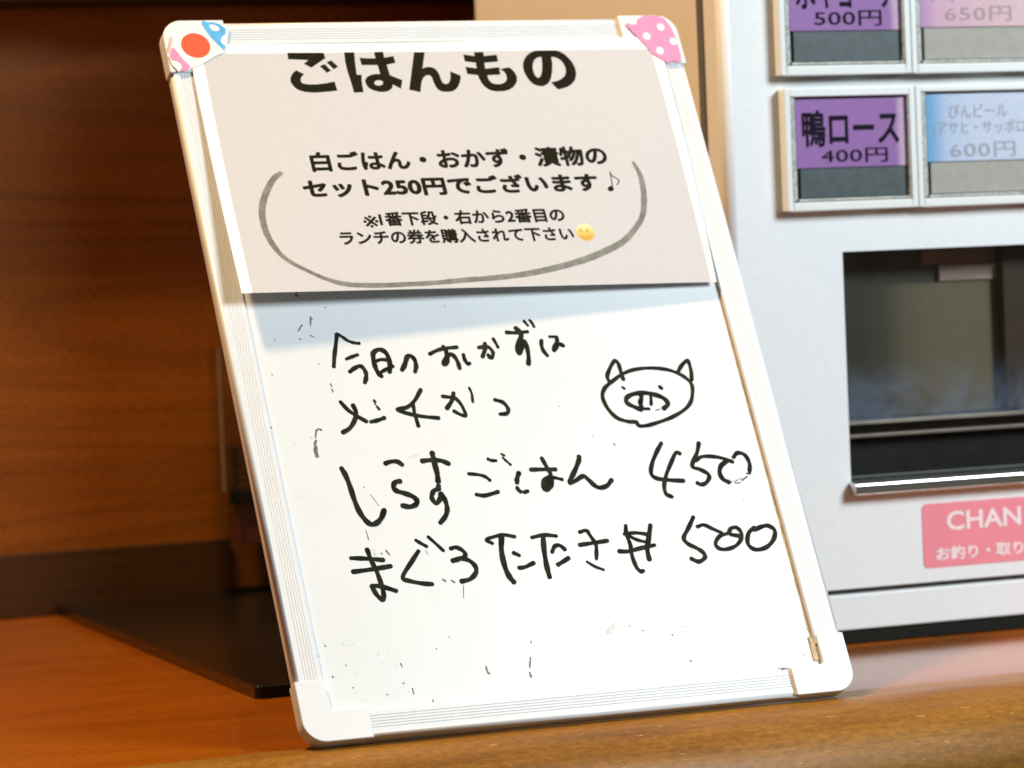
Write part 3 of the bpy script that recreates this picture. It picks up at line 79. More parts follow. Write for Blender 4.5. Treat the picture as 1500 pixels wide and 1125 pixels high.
def noise(nt, scale, detail=3.0, rough=0.5, stretch=None, coord="Object", dist=0.0):
    tc = node(nt, "ShaderNodeTexCoord")
    mp = node(nt, "ShaderNodeMapping")
    mp.inputs["Scale"].default_value = stretch or (1, 1, 1)
    nt.links.new(tc.outputs[coord], mp.inputs["Vector"])
    n = node(nt, "ShaderNodeTexNoise")
    n.inputs["Scale"].default_value = scale
    n.inputs["Detail"].default_value = detail
    n.inputs["Roughness"].default_value = rough
    n.inputs["Distortion"].default_value = dist
    nt.links.new(mp.outputs["Vector"], n.inputs["Vector"])
    return n.outputs["Fac"]


def ramp(nt, fac, stops):
    r = node(nt, "ShaderNodeValToRGB")
    e = r.color_ramp.elements
    while len(e) < len(stops):
        e.new(0.5)
    for el, (p, c) in zip(e, stops):
        el.position = p
        el.color = (c[0], c[1], c[2], 1)
    nt.links.new(fac, r.inputs[0])
    return r.outputs[0]


def mixc(nt, fac, a, b, mode="MIX"):
    mx = node(nt, "ShaderNodeMix", data_type="RGBA", blend_type=mode)
    if hasattr(fac, "links"):
        nt.links.new(fac, mx.inputs[0])
    else:
        mx.inputs[0].default_value = fac
    for v, i in ((a, 6), (b, 7)):
        if hasattr(v, "links"):
            nt.links.new(v, mx.inputs[i])
        else:
            mx.inputs[i].default_value = (v[0], v[1], v[2], 1)
    return mx.outputs[2]


def bump(nt, b, fac, strength, dist):
    bp = node(nt, "ShaderNodeBump")
    bp.inputs["Strength"].default_value = strength
    bp.inputs["Distance"].default_value = dist
    nt.links.new(fac, bp.inputs["Height"])
    nt.links.new(bp.outputs[0], b.inputs["Normal"])


def plain(name, c, rough=0.5, var=0.06, scale=60, metal=0.0, spec=0.5, bumpy=0.0, stretch=None, coat=0.0):
    """a surface whose pigment varies a little, as real ones do"""
    mt, nt, b = new_mat(name)
    f = noise(nt, scale, 4, 0.6, stretch)
    lo = [x * (1 - var) for x in c]
    hi = [min(1, x * (1 + var)) for x in c]
    nt.links.new(ramp(nt, f, [(0.3, lo), (0.7, hi)]), b.inputs["Base Color"])
    b.inputs["Roughness"].default_value = rough
    b.inputs["Metallic"].default_value = metal
    b.inputs["Specular IOR Level"].default_value = spec
    b.inputs["Coat Weight"].default_value = coat
    if bumpy:
        bump(nt, b, noise(nt, scale * 12, 2, 0.5), bumpy, 0.0002)
    return mt


def wood(name, dark, mid, light, along=(1, 9, 9), scale=5.0, rough=0.3, spec=0.5, streak=60.0, fleck=None, bumps=0.06, lines=0.0):
    mt, nt, b = new_mat(name)
    big = noise(nt, scale, 5, 0.55, along, dist=0.6)
    col = ramp(nt, big, [(0.28, dark), (0.5, mid), (0.74, light)])
    fine = noise(nt, streak, 4, 0.65, (along[0] * 0.35, along[1] * 2.0, along[2] * 2.0))
    tint = ramp(nt, fine, [(0.3, (0.84, 0.83, 0.81)), (0.6, (1.07, 1.06, 1.05))])
    col = mixc(nt, 1.0, col, tint, "MULTIPLY")
    pore = noise(nt, 420, 2, 0.6, (0.45, 1, 1))
    col = mixc(nt, 1.0, col, ramp(nt, pore, [(0.32, (0.80, 0.78, 0.75)), (0.66, (1.14, 1.14, 1.16))]), "MULTIPLY")
    if lines:            # long curved growth lines of flat-sawn veneer
        ln = noise(nt, 3.4, 1, 0.3, (0.28, 1, 1.9), dist=0.15)
        saw = node(nt, "ShaderNodeMath", operation="MULTIPLY")
        saw.inputs[1].default_value = 16
        nt.links.new(ln, saw.inputs[0])
        fr_ = node(nt, "ShaderNodeMath", operation="FRACT")
        nt.links.new(saw.outputs[0], fr_.inputs[0])
        lc = ramp(nt, fr_.outputs[0], [(0.0, (1 - lines,) * 3), (0.22, (1, 1, 1)), (0.85, (1.03, 1.03, 1.03)), (1.0, (1 - lines,) * 3)])
        col = mixc(nt, 0.8, col, lc, "MULTIPLY")
    if fleck:
        fl = noise(nt, 420, 3, 0.7, (0.25, 1, 1))
        g = ramp(nt, fl, [(0.64, (0, 0, 0)), (0.74, (1, 1, 1))])
        col = mixc(nt, g, col, fleck)
    nt.links.new(col, b.inputs["Base Color"])
    rg = node(nt, "ShaderNodeMapRange")
    rg.inputs[3].default_value = rough * 0.8
    rg.inputs[4].default_value = rough * 1.3
    nt.links.new(fine, rg.inputs[0])
    nt.links.new(rg.outputs[0], b.inputs["Roughness"])
    b.inputs["Specular IOR Level"].default_value = spec
    bump(nt, b, fine, bumps, 0.0006)
    return mt


M = {}
M["counter_wood"] = wood("counter_wood", (0.30, 0.074, 0.004), (0.345, 0.088, 0.005), (0.39, 0.105, 0.007), (1, 10, 10), 3.2, 0.11, 0.6, 48, bumps=0.02, lines=0.10)
M["nosing_wood"] = wood("nosing_wood", (0.150, 0.060, 0.006), (0.225, 0.094, 0.010), (0.285, 0.125, 0.016), (1, 9, 9), 6.0, 0.42, 0.30, 45, fleck=(0.44, 0.25, 0.07))
M["wall_wood"] = wood("wall_wood", (0.232, 0.069, 0.0032), (0.258, 0.077, 0.0036), (0.285, 0.086, 0.0042), (1, 5, 5), 2.6, 0.45, 0.2, 11, lines=0.20)
M["skirting_wood"] = wood("skirting_wood", (0.050, 0.019, 0.003), (0.060, 0.023, 0.0035), (0.072, 0.028, 0.0045), (1, 6, 6), 4, 0.45, 0.25, 14)
M["shelf_dark"] = plain("shelf_dark", (0.012, 0.008, 0.005), 0.6)
M["slab_black"] = plain("slab_black", (0.0085, 0.0065, 0.004), 0.20, 0.3, 40, spec=0.4)
M["cabinet"] = plain("cabinet", (0.755, 0.765, 0.775), 0.5, 0.028, 420, bumpy=0.10)
M["bezel"] = plain("bezel", (0.74, 0.745, 0.735), 0.4, 0.015, 50)
M["cabinet_side"] = plain("cabinet_side", (0.74, 0.715, 0.66), 0.5, 0.02, 40, bumpy=0.10)
M["gap_dark"] = plain("gap_dark", (0.10, 0.09, 0.08), 0.7)
M["plinth"] = plain("plinth", (0.022, 0.024, 0.024), 0.5, 0.3, 60)
M["chrome"] = plain("chrome", (0.74, 0.74, 0.73), 0.20, 0.05, 60, metal=1.0)
M["steel_dark"] = plain("steel_dark", (0.085, 0.08, 0.062), 0.5, 0.3, 30, metal=0.0, stretch=(1, 1, 1))

M["plate_pink"] = plain("plate_pink", (0.42, 0.19, 0.155), 0.4, 0.12, 40)  # pink reflection in the outlet window, painted as a solid colour
M["plate_bright"] = plain("plate_bright", (0.60, 0.44, 0.39), 0.4, 0.35, 60, stretch=(0.3, 1, 8))  # pale glare in the outlet window, painted as a streaked strip
M["pillar_brown"] = plain("pillar_brown", (0.055, 0.026, 0.012), 0.5, 0.3, 30)
M["trough_black"] = plain("trough_black", (0.008, 0.0075, 0.005), 0.4, 0.3, 60, spec=0.2)
M["ledge_steel"] = plain("ledge_steel", (0.50, 0.47, 0.43), 0.35, 0.2, 60, metal=0.3)
M["ledge_brown"] = plain("ledge_brown", (0.12, 0.09, 0.065), 0.4, 0.2, 60)
M["sticker_pink"] = plain("sticker_pink", (0.80, 0.24, 0.29), 0.45, 0.02, 60)
M["sticker_white"] = plain("sticker_white", (0.85, 0.72, 0.73), 0.5, 0.03, 60)
M["low_dark"] = plain("low_dark", (0.060, 0.083, 0.088), 0.4, 0.22, 140)
M["low_beige"] = plain("low_beige", (0.40, 0.37, 0.325), 0.5, 0.07, 140)
M["ink_card"] = plain("ink_card", (0.010, 0.006, 0.016), 0.7, spec=0.1)
M["ink_faded"] = plain("ink_faded", (0.36, 0.36, 0.40), 0.6)
M["ink_faded_pink"] = plain("ink_faded_pink", (0.42, 0.29, 0.31), 0.6)
M["rim"] = plain("rim", (0.60, 0.61, 0.57), 0.25, 0.4, 330)
M["rim_dark"] = plain("rim_dark", (0.12, 0.125, 0.11), 0.3, 0.6, 260)
M["paper"] = plain("paper", (0.83, 0.815, 0.785), 0.75, 0.012, 120)
M["print_grey"] = plain("print_grey", (0.515, 0.492, 0.500), 0.7, 0.03, 420)
M["print_ink"] = plain("print_ink", (0.014, 0.011, 0.006), 0.8, 0.25, 200, spec=0.06)
M["marker"] = plain("marker", (0.012, 0.0115, 0.005), 0.6, 0.85, 160, spec=0.08)
M["smudge"] = plain("smudge", (0.10, 0.10, 0.085), 0.5, 0.6, 300)
M["faint"] = plain("faint", (0.61, 0.62, 0.62), 0.5, 0.3, 300)
M["bracket"] = plain("bracket", (0.165, 0.158, 0.135), 0.6, 0.35, 190)
M["tape_white"] = plain("tape_white", (0.76, 0.74, 0.72), 0.6, 0.03, 150)
M["tape_blue"] = plain("tape_blue", (0.075, 0.34, 0.66), 0.6, 0.18, 200)
M["tape_red"] = plain("tape_red", (0.72, 0.075, 0.018), 0.6, 0.10, 160)
M["tape_pink"] = plain("tape_pink", (0.66, 0.225, 0.40), 0.6, 0.07, 220)
M["tape_palepink"] = plain("tape_palepink", (0.72, 0.42, 0.40), 0.6, 0.1, 220)
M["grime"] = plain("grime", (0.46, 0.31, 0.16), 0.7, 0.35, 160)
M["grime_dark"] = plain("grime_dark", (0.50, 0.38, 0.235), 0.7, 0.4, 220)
M["plastic"] = plain("plastic", (0.68, 0.692, 0.715), 0.35, 0.02, 30, bumpy=0.04)
M["rail"] = plain("rail", (0.655, 0.668, 0.695), 0.4, 0.03, 60, stretch=(1, 1, 1))
M["rail_groove"] = plain("rail_groove", (0.635, 0.645, 0.665), 0.5, 0.08, 80)
M["smile_line"] = plain("smile_line", (0.42, 0.24, 0.02), 0.6)
M["black_strip"] = plain("black_strip", (0.009, 0.009, 0.007), 0.75, spec=0.15)
M["brown_card"] = plain("brown_card", (0.085, 0.03, 0.008), 0.5, 0.2)
M["red_card"] = plain("red_card", (0.13, 0.022, 0.008), 0.5, 0.2)

# whiteboard skin: enamel with wiped-out marker haze
mt, nt, b = new_mat("board_enamel")
f1 = noise(nt, 9, 5, 0.65, (1, 0.6, 1), dist=0.8)
base = ramp(nt, f1, [(0.28, (0.645, 0.660, 0.682)), (0.62, (0.675, 0.690, 0.712))])
f2 = noise(nt, 130, 2, 0.5)
sp = ramp(nt, f2, [(0.74, (0, 0, 0)), (0.82, (0.5, 0.5, 0.5))])
base = mixc(nt, sp, base, (0.65, 0.65, 0.64))
nt.links.new(base, b.inputs["Base Color"])
b.inputs["Roughness"].default_value = 0.32
M["board_enamel"] = mt

# price cards whose print has bleached unevenly (pigment differs along the card)
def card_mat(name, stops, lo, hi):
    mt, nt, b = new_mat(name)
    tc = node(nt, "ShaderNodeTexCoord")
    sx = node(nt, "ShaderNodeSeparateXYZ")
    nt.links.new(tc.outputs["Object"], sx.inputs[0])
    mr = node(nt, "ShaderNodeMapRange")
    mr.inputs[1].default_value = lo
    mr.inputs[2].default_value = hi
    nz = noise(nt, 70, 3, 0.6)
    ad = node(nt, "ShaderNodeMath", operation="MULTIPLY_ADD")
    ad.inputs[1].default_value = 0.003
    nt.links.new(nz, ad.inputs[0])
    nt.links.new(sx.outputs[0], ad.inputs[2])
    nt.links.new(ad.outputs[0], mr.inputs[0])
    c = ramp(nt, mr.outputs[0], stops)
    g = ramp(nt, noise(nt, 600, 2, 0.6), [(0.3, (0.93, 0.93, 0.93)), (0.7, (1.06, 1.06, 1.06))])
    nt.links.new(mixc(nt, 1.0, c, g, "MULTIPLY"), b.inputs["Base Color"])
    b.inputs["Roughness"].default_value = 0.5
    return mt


M["card_purple"] = card_mat("card_purple", [(0.0, (0.31, 0.125, 0.40)), (0.945, (0.29, 0.115, 0.38)), (0.97, (0.40, 0.21, 0.44)), (1.0, (0.55, 0.36, 0.52))], 0.006, 0.087)
M["card_pink"] = card_mat("card_pink", [(0.0, (0.26, 0.13, 0.40)), (0.07, (0.45, 0.24, 0.48)), (0.20, (0.66, 0.37, 0.50)), (0.6, (0.71, 0.45, 0.51)), (1.0, (0.73, 0.49, 0.52))], 0.006, 0.087)
M["card_blue"] = card_mat("card_blue", [(0.0, (0.07, 0.30, 0.56)), (0.10, (0.15, 0.38, 0.64)), (0.24, (0.47, 0.57, 0.76)), (0.5, (0.58, 0.63, 0.78)), (1.0, (0.60, 0.65, 0.79))], 0.006, 0.087)

M["plate_olive"] = card_mat("plate_olive", [(0.0, (0.05, 0.045, 0.03)), (0.35, (0.085, 0.074, 0.048)), (0.6, (0.175, 0.146, 0.096)), (1.0, (0.22, 0.183, 0.120))], -0.054, 0.0)  # olive reflection in the outlet, painted as a fade along the plate

# printed smiley: yellow deepening downwards in the print itself
mt, nt, b = new_mat("smiley_print")
tc = node(nt, "ShaderNodeTexCoord")
sx = node(nt, "ShaderNodeSeparateXYZ")
nt.links.new(tc.outputs["Object"], sx.inputs[0])
mr = node(nt, "ShaderNodeMapRange")
mr.inputs[1].default_value = 0.2932
mr.inputs[2].default_value = 0.3049
nt.links.new(sx.outputs[1], mr.inputs[0])
nt.links.new(ramp(nt, mr.outputs[0], [(0.0, (0.70, 0.32, 0.045)), (0.35, (0.72, 0.40, 0.07)), (0.62, (0.75, 0.57, 0.20)), (1.0, (0.74, 0.66, 0.42))]), b.inputs["Base Color"])
b.inputs["Roughness"].default_value = 0.7
M["smiley_print"] = mt


# clear plastic: lets light through, with a skin reflection
def clear(name, tint, rough=0.06):
    mt = bpy.data.materials.new(name)
    mt.use_nodes = True
    nt = mt.node_tree
    nt.nodes.clear()
    out = node(nt, "ShaderNodeOutputMaterial")
    tr = node(nt, "ShaderNodeBsdfTransparent")
    tr.inputs[0].default_value = (tint[0], tint[1], tint[2], 1)
    gl = node(nt, "ShaderNodeBsdfGlossy")
    gl.inputs["Roughness"].default_value = rough
    fr = node(nt, "ShaderNodeFresnel")
    fr.inputs[0].default_value = 1.45
    mx = node(nt, "ShaderNodeMixShader")
    hv = node(nt, "ShaderNodeMath", operation="MULTIPLY")
    hv.inputs[1].default_value = 0.12
    nt.links.new(fr.outputs[0], hv.inputs[0])
    nt.links.new(hv.outputs[0], mx.inputs[0])
    nt.links.new(tr.outputs[0], mx.inputs[1])
    nt.links.new(gl.outputs[0], mx.inputs[2])
    nt.links.new(mx.outputs[0], out.inputs[0])
    return mt


M["clear_cover"] = clear("clear_cover", (0.97, 0.97, 0.97))
M["acrylic"] = clear("acrylic", (0.93, 0.93, 0.92))
M["acrylic_edge"] = plain("acrylic_edge", (0.20, 0.16, 0.12), 0.3, 0.3, 120)


# ------------------------------------------------------------------ mesh helpers
def obj(name, bm, mats, parent=None, smooth=False, bevel=0.0, seg=2):
    me = bpy.data.meshes.new(name)
    bmesh.ops.recalc_face_normals(bm, faces=bm.faces[:])
    bm.to_mesh(me)
    bm.free()
    for mm in (mats if isinstance(mats, (list, tuple)) else [mats]):
        me.materials.append(M[mm])
    o = bpy.data.objects.new(name, me)
    COL.objects.link(o)
    if parent:
        o.parent = parent
    if smooth:
        for p in me.polygons:
            p.use_smooth = True
    if bevel:
        bv = o.modifiers.new("bevel", "BEVEL")
        bv.width = bevel
        bv.segments = seg
        bv.limit_method = "ANGLE"
        bv.angle_limit = R(40)
        for p in me.polygons:
            p.use_smooth = True
        bv.harden_normals = True
    return o


def box(bm, x0, x1, y0, y1, z0, z1, mat=0):
    vs = [bm.verts.new((x, y, z)) for z in (z0, z1) for y in (y0, y1) for x in (x0, x1)]
    for q in ((0, 2, 3, 1), (4, 5, 7, 6), (0, 1, 5, 4), (2, 6, 7, 3), (0, 4, 6, 2), (1, 3, 7, 5)):
        f = bm.faces.new([vs[i] for i in q])
        f.material_index = mat
    return bm


def prism(bm, pts, fa, fb, mat=0):
    """closed outline pts (2-D) extruded between the two mappings fa and fb"""
    a = [bm.verts.new(fa(p)) for p in pts]
    c = [bm.verts.new(fb(p)) for p in pts]
    n = len(pts)
    fs = [bm.faces.new(a), bm.faces.new(c[::-1])]
    for i in range(n):
        fs.append(bm.faces.new((a[i], c[i], c[(i + 1) % n], a[(i + 1) % n])))
    for f in fs:
        f.material_index = mat
    return fs


def rrect(x0, x1, y0, y1, r, n=6):
    out = []
    for cx, cy, a0 in ((x1 - r, y1 - r, 0), (x0 + r, y1 - r, 90), (x0 + r, y0 + r, 180), (x1 - r, y0 + r, 270)):
        for i in range(n + 1):
            a = R(a0 + 90 * i / n)
            out.append((cx + r * math.cos(a), cy + r * math.sin(a)))
    return out


def smooth_line(pts, k=6):
    if len(pts) < 3:
        p, q = Vector(pts[0]), Vector(pts[-1])
        return [p.lerp(q, i / 4) for i in range(5)]
    P = [Vector(p) for p in pts]
    P = [P[0] * 2 - P[1]] + P + [P[-1] * 2 - P[-2]]
    out = []
    for i in range(1, len(P) - 2):
        a, b_, c, d = P[i - 1:i + 3]
        for j in range(k):
            t = j / k
            out.append(0.5 * ((2 * b_) + (c - a) * t + (2 * a - 5 * b_ + 4 * c - d) * t * t + (3 * b_ - a - 3 * c + d) * t ** 3))
    out.append(P[-2])
    return out


HSTEP = [0]


def stroke(bm, pts, width, h, fmap=None, widths=None, ripple=0.0, rnd=random.Random(7), step=0.000008):
    """a pen stroke (mm) as a ribbon of ink lying on the surface; later strokes sit a hair above earlier ones"""
    line = smooth_line(pts)
    n = len(line)
    z = h
    if fmap is None:
        HSTEP[0] += 1
        z = h + (HSTEP[0] % 14) * step
    ph, fr = rnd.random() * 6, 0.5 + rnd.random() * 0.4
    L_, R_ = [], []
    for i, p in enumerate(line):
        d = (line[min(i + 1, n - 1)] - line[max(i - 1, 0)])
        if d.length < 1e-6:
            d = Vector((1, 0))
        d.normalize()
        nrm = Vector((-d.y, d.x))
        t = i / max(1, n - 1)
        if widths:
            x = t * (len(widths) - 1)
            j = min(int(x), len(widths) - 2)
            wd = widths[j] + (widths[j + 1] - widths[j]) * (x - j)
        else:
            wd = width * (0.96 + 0.10 * math.sin(ph + fr * i))
        wd *= 1 + ripple * (rnd.random() - 0.5)
        L_.append(p + nrm * wd / 2)
        R_.append(p - nrm * wd / 2)

    def cap(p, d, wd, n_=5):
        d = d.normalized()
        nrm = Vector((-d.y, d.x))
        out = []
        for k in range(1, n_):
            a = math.pi * k / n_
            out.append(p + nrm * math.cos(a) * wd / 2 + d * math.sin(a) * wd / 2 * 0.85)
        return out

    def v(p, i):
        zz = z + i * step * 0.25 / 1
        return bm.verts.new(fmap(p) if fmap else (p.x / 1000, p.y / 1000, zz))

    lv = [v(p, i) for i, p in enumerate(L_)]
    rv = [v(p, i) for i, p in enumerate(R_)]
    for i in range(n - 1):
        try:
            bm.faces.new((lv[i], rv[i], rv[i + 1], lv[i + 1]))
        except ValueError:
            pass
    d0, d1 = line[0] - line[1], line[-1] - line[-2]
    for d, i in ((d0, 0), (d1, n - 1)):
        if d.length < 1e-6:
            continue
        wd = (L_[i] - R_[i]).length
        first, last = (lv, rv) if i else (rv, lv)
        ring = [first[i]] + [v(q, i) for q in cap(line[i], d, wd)] + [last[i]]
        try:
            bm.faces.new(ring)
        except ValueError:
            pass


def text_bm(body, weight=0.0, font_space=1.0):
    cu = bpy.data.curves.new("lettering", "FONT")
    cu.body = body
    cu.offset = weight
    cu.space_character = font_space
    cu.resolution_u = 4
    o = bpy.data.objects.new("lettering", cu)
    COL.objects.link(o)
    dg = bpy.context.evaluated_depsgraph_get()
    me = bpy.data.meshes.new_from_object(o.evaluated_get(dg))
    bm = bmesh.new()
    bm.from_mesh(me)
    bpy.data.objects.remove(o)
    bpy.data.curves.remove(cu)
    bpy.data.meshes.remove(me)
    return bm


def shape_on(dst, contours, fmap, grid):
    """a filled letter shape (outer contour, then holes), cut into small cells so that it follows the sheet"""
    cu = bpy.data.curves.new("letter", "CURVE")
    cu.dimensions = "2D"
    cu.fill_mode = "BOTH"
    for c in contours:
        sp = cu.splines.new("POLY")
        sp.points.add(len(c) - 1)
        for q, pt in zip(c, sp.points):
            pt.co = (q[0], q[1], 0, 1)
        sp.use_cyclic_u = True
    o = bpy.data.objects.new("letter", cu)
    COL.objects.link(o)
    me = bpy.data.meshes.new_from_object(o.evaluated_get(bpy.context.evaluated_depsgraph_get()))
    bm = bmesh.new()
    bm.from_mesh(me)
    bpy.data.objects.remove(o)
    bpy.data.curves.remove(cu)
    bpy.data.meshes.remove(me)
    xs = [v.co.x for v in bm.verts]
    ys = [v.co.y for v in bm.verts]
    for lo, hi, ax in ((min(xs), max(xs), 0), (min(ys), max(ys), 1)):
        for k in range(int(lo // grid), int(hi // grid) + 1):
            co, no = [0, 0, 0], [0, 0, 0]
            co[ax], no[ax] = k * grid, 1
            bmesh.ops.bisect_plane(bm, geom=bm.verts[:] + bm.edges[:] + bm.faces[:], plane_co=co, plane_no=no)
    mp = {v: dst.verts.new(fmap(v.co.x, v.co.y)) for v in bm.verts}
    for f in bm.faces:
        try:
            dst.faces.new([mp[v] for v in f.verts])
        except ValueError:
            pass
    bm.free()


def fit_text(dst, body, a0, a1, b0, b1, fmap, weight=0.0, clip_b=None, slant=0.0, grid=None, space=1.0, nrm=(0, 0, 1)):
    """lettering scaled into the rectangle a0..a1 x b0..b1 and laid on a surface by fmap(a, b)"""
    bm = text_bm(body, 0.0, space)
    xs = [v.co.x for v in bm.verts]
    ys = [v.co.y for v in bm.verts]
    x0, x1, y0, y1 = min(xs), max(xs), min(ys), max(ys)
    rad_a = weight * (a1 - a0) / (x1 - x0)
    rad_b = weight * (b1 - b0) / (y1 - y0)
    a0, a1, b0, b1 = a0 + rad_a, a1 - rad_a, b0 + rad_b, b1 - rad_b
    for v in bm.verts:
        t = (v.co.x - x0) / (x1 - x0)
        bb = b0 + (v.co.y - y0) / (y1 - y0) * (b1 - b0)
        v.co = Vector((a0 + t * (a1 - a0), bb + slant * t, 0))
    if clip_b is not None:
        bmesh.ops.bisect_plane(bm, geom=bm.verts[:] + bm.edges[:] + bm.faces[:], plane_co=(0, clip_b, 0), plane_no=(0, 1, 0), clear_outer=True)
    if grid:
        for k in range(int(a0 // grid), int(a1 // grid) + 1):
            bmesh.ops.bisect_plane(bm, geom=bm.verts[:] + bm.edges[:] + bm.faces[:], plane_co=(k * grid, 0, 0), plane_no=(1, 0, 0))
        for k in range(int(b0 // grid), int(b1 // grid) + 1):
            bmesh.ops.bisect_plane(bm, geom=bm.verts[:] + bm.edges[:] + bm.faces[:], plane_co=(0, k * grid, 0), plane_no=(0, 1, 0))
    # a heavier face: the same strokes laid down again a little to each side, each a few microns above the last
    shifts = [(0.0, 0.0)] + [(math.cos(R(k * 45 + 10)), math.sin(R(k * 45 + 10))) for k in range(8)] if weight else [(0.0, 0.0)]
    for k, (ca, cb) in enumerate(shifts):
        mp = {}
        for v in bm.verts:
            bb = v.co.y + cb * rad_b
            if clip_b is not None:
                bb = min(bb, clip_b)
            co = Vector(fmap(v.co.x + ca * rad_a, bb))
            mp[v] = dst.verts.new(co + Vector(nrm) * (k * 0.000004))
        for f in bm.faces:
            try:
                dst.faces.new([mp[v] for v in f.verts])
            except ValueError:
                pass
    bm.free()


def thing(name, label, cat, loc=(0, 0, 0), rx=0.0, group=None):
    o = bpy.data.objects.new(name, None)
    o.empty_display_size = 0.02
    COL.objects.link(o)
    o.location = loc
    o.rotation_euler = (rx, 0, 0)
    return tag(o, label, cat, group)


def tag(o, label, cat, group=None):
    o["label"] = label
    o["category"] = cat
    if group:
        o["group"] = group
    return o


# ================================================================== SETTING
ZC = -0.0046          # counter top
bm = bmesh.new()      # back wall: one big panel of veneer
box(bm, -1.3, 1.6, 0.812, 0.85, ZC - 0.002, 0.95)
wall = obj("wall", bm, "wall_wood")
wall["kind"] = "structure"
bm = bmesh.new()
box(bm, -1.3, 0.217, 0.806, 0.812, ZC, 0.0445)
obj("skirting_board", bm, "skirting_wood", wall, bevel=0.0012)

sh = thing("shelf", "dark shelf running along the top of the brown wood wall", "shelf", (0, 0.812, 0.458))
bm = bmesh.new()
box(bm, -1.3, 1.6, -0.075, -0.0002, 0, 0.03)  # added overhang; its depth sets how far the upper wall is shaded
obj("board", bm, "shelf_dark", sh, bevel=0.002)

ct = thing("counter", "glossy orange brown wooden counter with a lighter front edge strip", "counter", (0, 0, ZC))
edge = lambda x: 0.0150 + 0.034 * max(x, -0.25)
bm = bmesh.new()
prism(bm, [(-0.25, edge(-0.25) + 0.0003), (1.6, edge(1.6) + 0.0003), (1.6, 0.8118), (-1.3, 0.8118), (-1.3, edge(-1.3) + 0.0003)], lambda p: (p[0], p[1], -0.03), lambda p: (p[0], p[1], 0))
obj("counter_top", bm, "counter_wood", ct)
bm = bmesh.new()
prof = [(0.0, 0.0002)]           # nosing: narrow flat lip, then a wide rounded front
NR = 0.046
for i in range(19):
    a = R(90 * i / 18)
    prof.append((0.0035 - NR * math.sin(a), 0.0002 - NR * (1 - math.cos(a))))
prof += [(0.0035 - NR, -0.12), (0.0, -0.12)]
rows = []
for x in (-1.3, -0.25, 1.6):
    rows.append([bm.verts.new((x, edge(x) if (y == 0.0 and z > -0.01) else y, z)) for y, z in prof])
bm.faces.new(rows[0])
bm.faces.new(rows[-1][::-1])
for A, B in zip(rows, rows[1:]):
    for i in range(len(A)):
        j = (i + 1) % len(A)
        bm.faces.new((A[i], B[i], B[j], A[j]))
fe = obj("front_edge", bm, "nosing_wood", ct)
for p in fe.data.polygons:
    p.use_smooth = 0.02 < p.normal.z < 0.9999

# ================================================================== BLACK BASE BOARD
bb = thing("base_board", "thin glossy black board under the ticket machine, reaching left past the whiteboard", "board", (0, 0, ZC))
bm = bmesh.new()
prism(bm, [(0.0455, 0.2290), (0.0475, 0.2270), (0.72, 0.2270), (0.72, 0.805), (0.076, 0.805)], lambda p: (p[0], p[1], 0.0001), lambda p: (p[0], p[1], 0.0081))
obj("slab", bm, "slab_black", bb, bevel=0.0012, seg=3)
bm = bmesh.new()
prism(bm, rrect(0.0482, 0.72, 0.0004, 0.0078, 0.0028), lambda p: (p[0], 0.2256, p[1]), lambda p: (p[0], 0.22695, p[1]))
obj("front_trim", bm, "black_strip", bb, bevel=0.0004)

# ================================================================== TICKET MACHINE
YF = 0.2265
tm = thing("ticket_machine", "pale grey meal ticket vending machine with purple and pastel buttons", "ticket machine", (0.54, 0.43, 0.0038))
tm_inv = Matrix.Translation(-Vector(tm.location))


def tmobj(name, bm, mats, parent=None, **kw):
    bm.transform(tm_inv)
    return obj(name, bm, mats, parent or tm, **kw)


ZT = 0.62
bm = bmesh.new()
box(bm, 0.3725, 0.3765, 0.2605, 0.636, 0.0038, ZT)
box(bm, 0.7960, 0.80, 0.2605, 0.636, 0.0038, ZT)
box(bm, 0.3765, 0.7960, 0.632, 0.636, 0.0038, ZT)
box(bm, 0.3765, 0.7960, 0.2605, 0.632, ZT - 0.004, ZT)
box(bm, 0.3765, 0.7960, 0.2605, 0.632, 0.0038, 0.0078)
tmobj("cabinet", bm, "cabinet_side")
bm = bmesh.new()
box(bm, 0.3768, 0.3800, 0.2500, 0.2750, 0.008, ZT - 0.005)
tmobj("gasket", bm, "gap_dark")
bm = bmesh.new()
# door: profile with a rounded left edge, split round the outlet opening
DL, DR, DB = 0.3725, 0.80, 0.0312
WX0, WX1, WZ0, WZ1 = 0.4537, 0.70, 0.0995, 0.2487


def stile(bm, x0, x1, z0, z1, r, mat=0):
    pts = [(x1, YF), (x1, 0.2499), (x0, 0.2499)]
    for i in range(9):
        a = R(90 * i / 8)
        pts.append((x0 + r - r * math.cos(a), YF + r - r * math.sin(a)))
    prism(bm, pts, lambda p: (p[0], p[1], z0), lambda p: (p[0], p[1], z1), mat)


stile(bm, DL, WX0, DB, ZT, 0.0065)
box(bm, WX0, WX1, YF, 0.2499, WZ1, ZT)
box(bm, WX0, WX1, YF, 0.2499, DB, WZ0)
box(bm, WX1, DR, YF, 0.2499, DB, ZT)
bmesh.ops.remove_doubles(bm, verts=bm.verts[:], dist=1e-5)
o = tmobj("door", bm, "cabinet")
for p in o.data.polygons:
    p.use_smooth = abs(p.normal.x) > 0.02 and abs(p.normal.y) > 0.02
bm = bmesh.new()
stile(bm, DL + 0.0005, DR, 0.0042, 0.0276, 0.005)
tmobj("lower_panel", bm, "cabinet", bevel=0.0015, seg=3)
bm = bmesh.new()
box(bm, DL + 0.004, DR - 0.004, YF + 0.006, 0.2495, 0.0277, 0.0311)
tmobj("panel_gap", bm, "gap_dark")

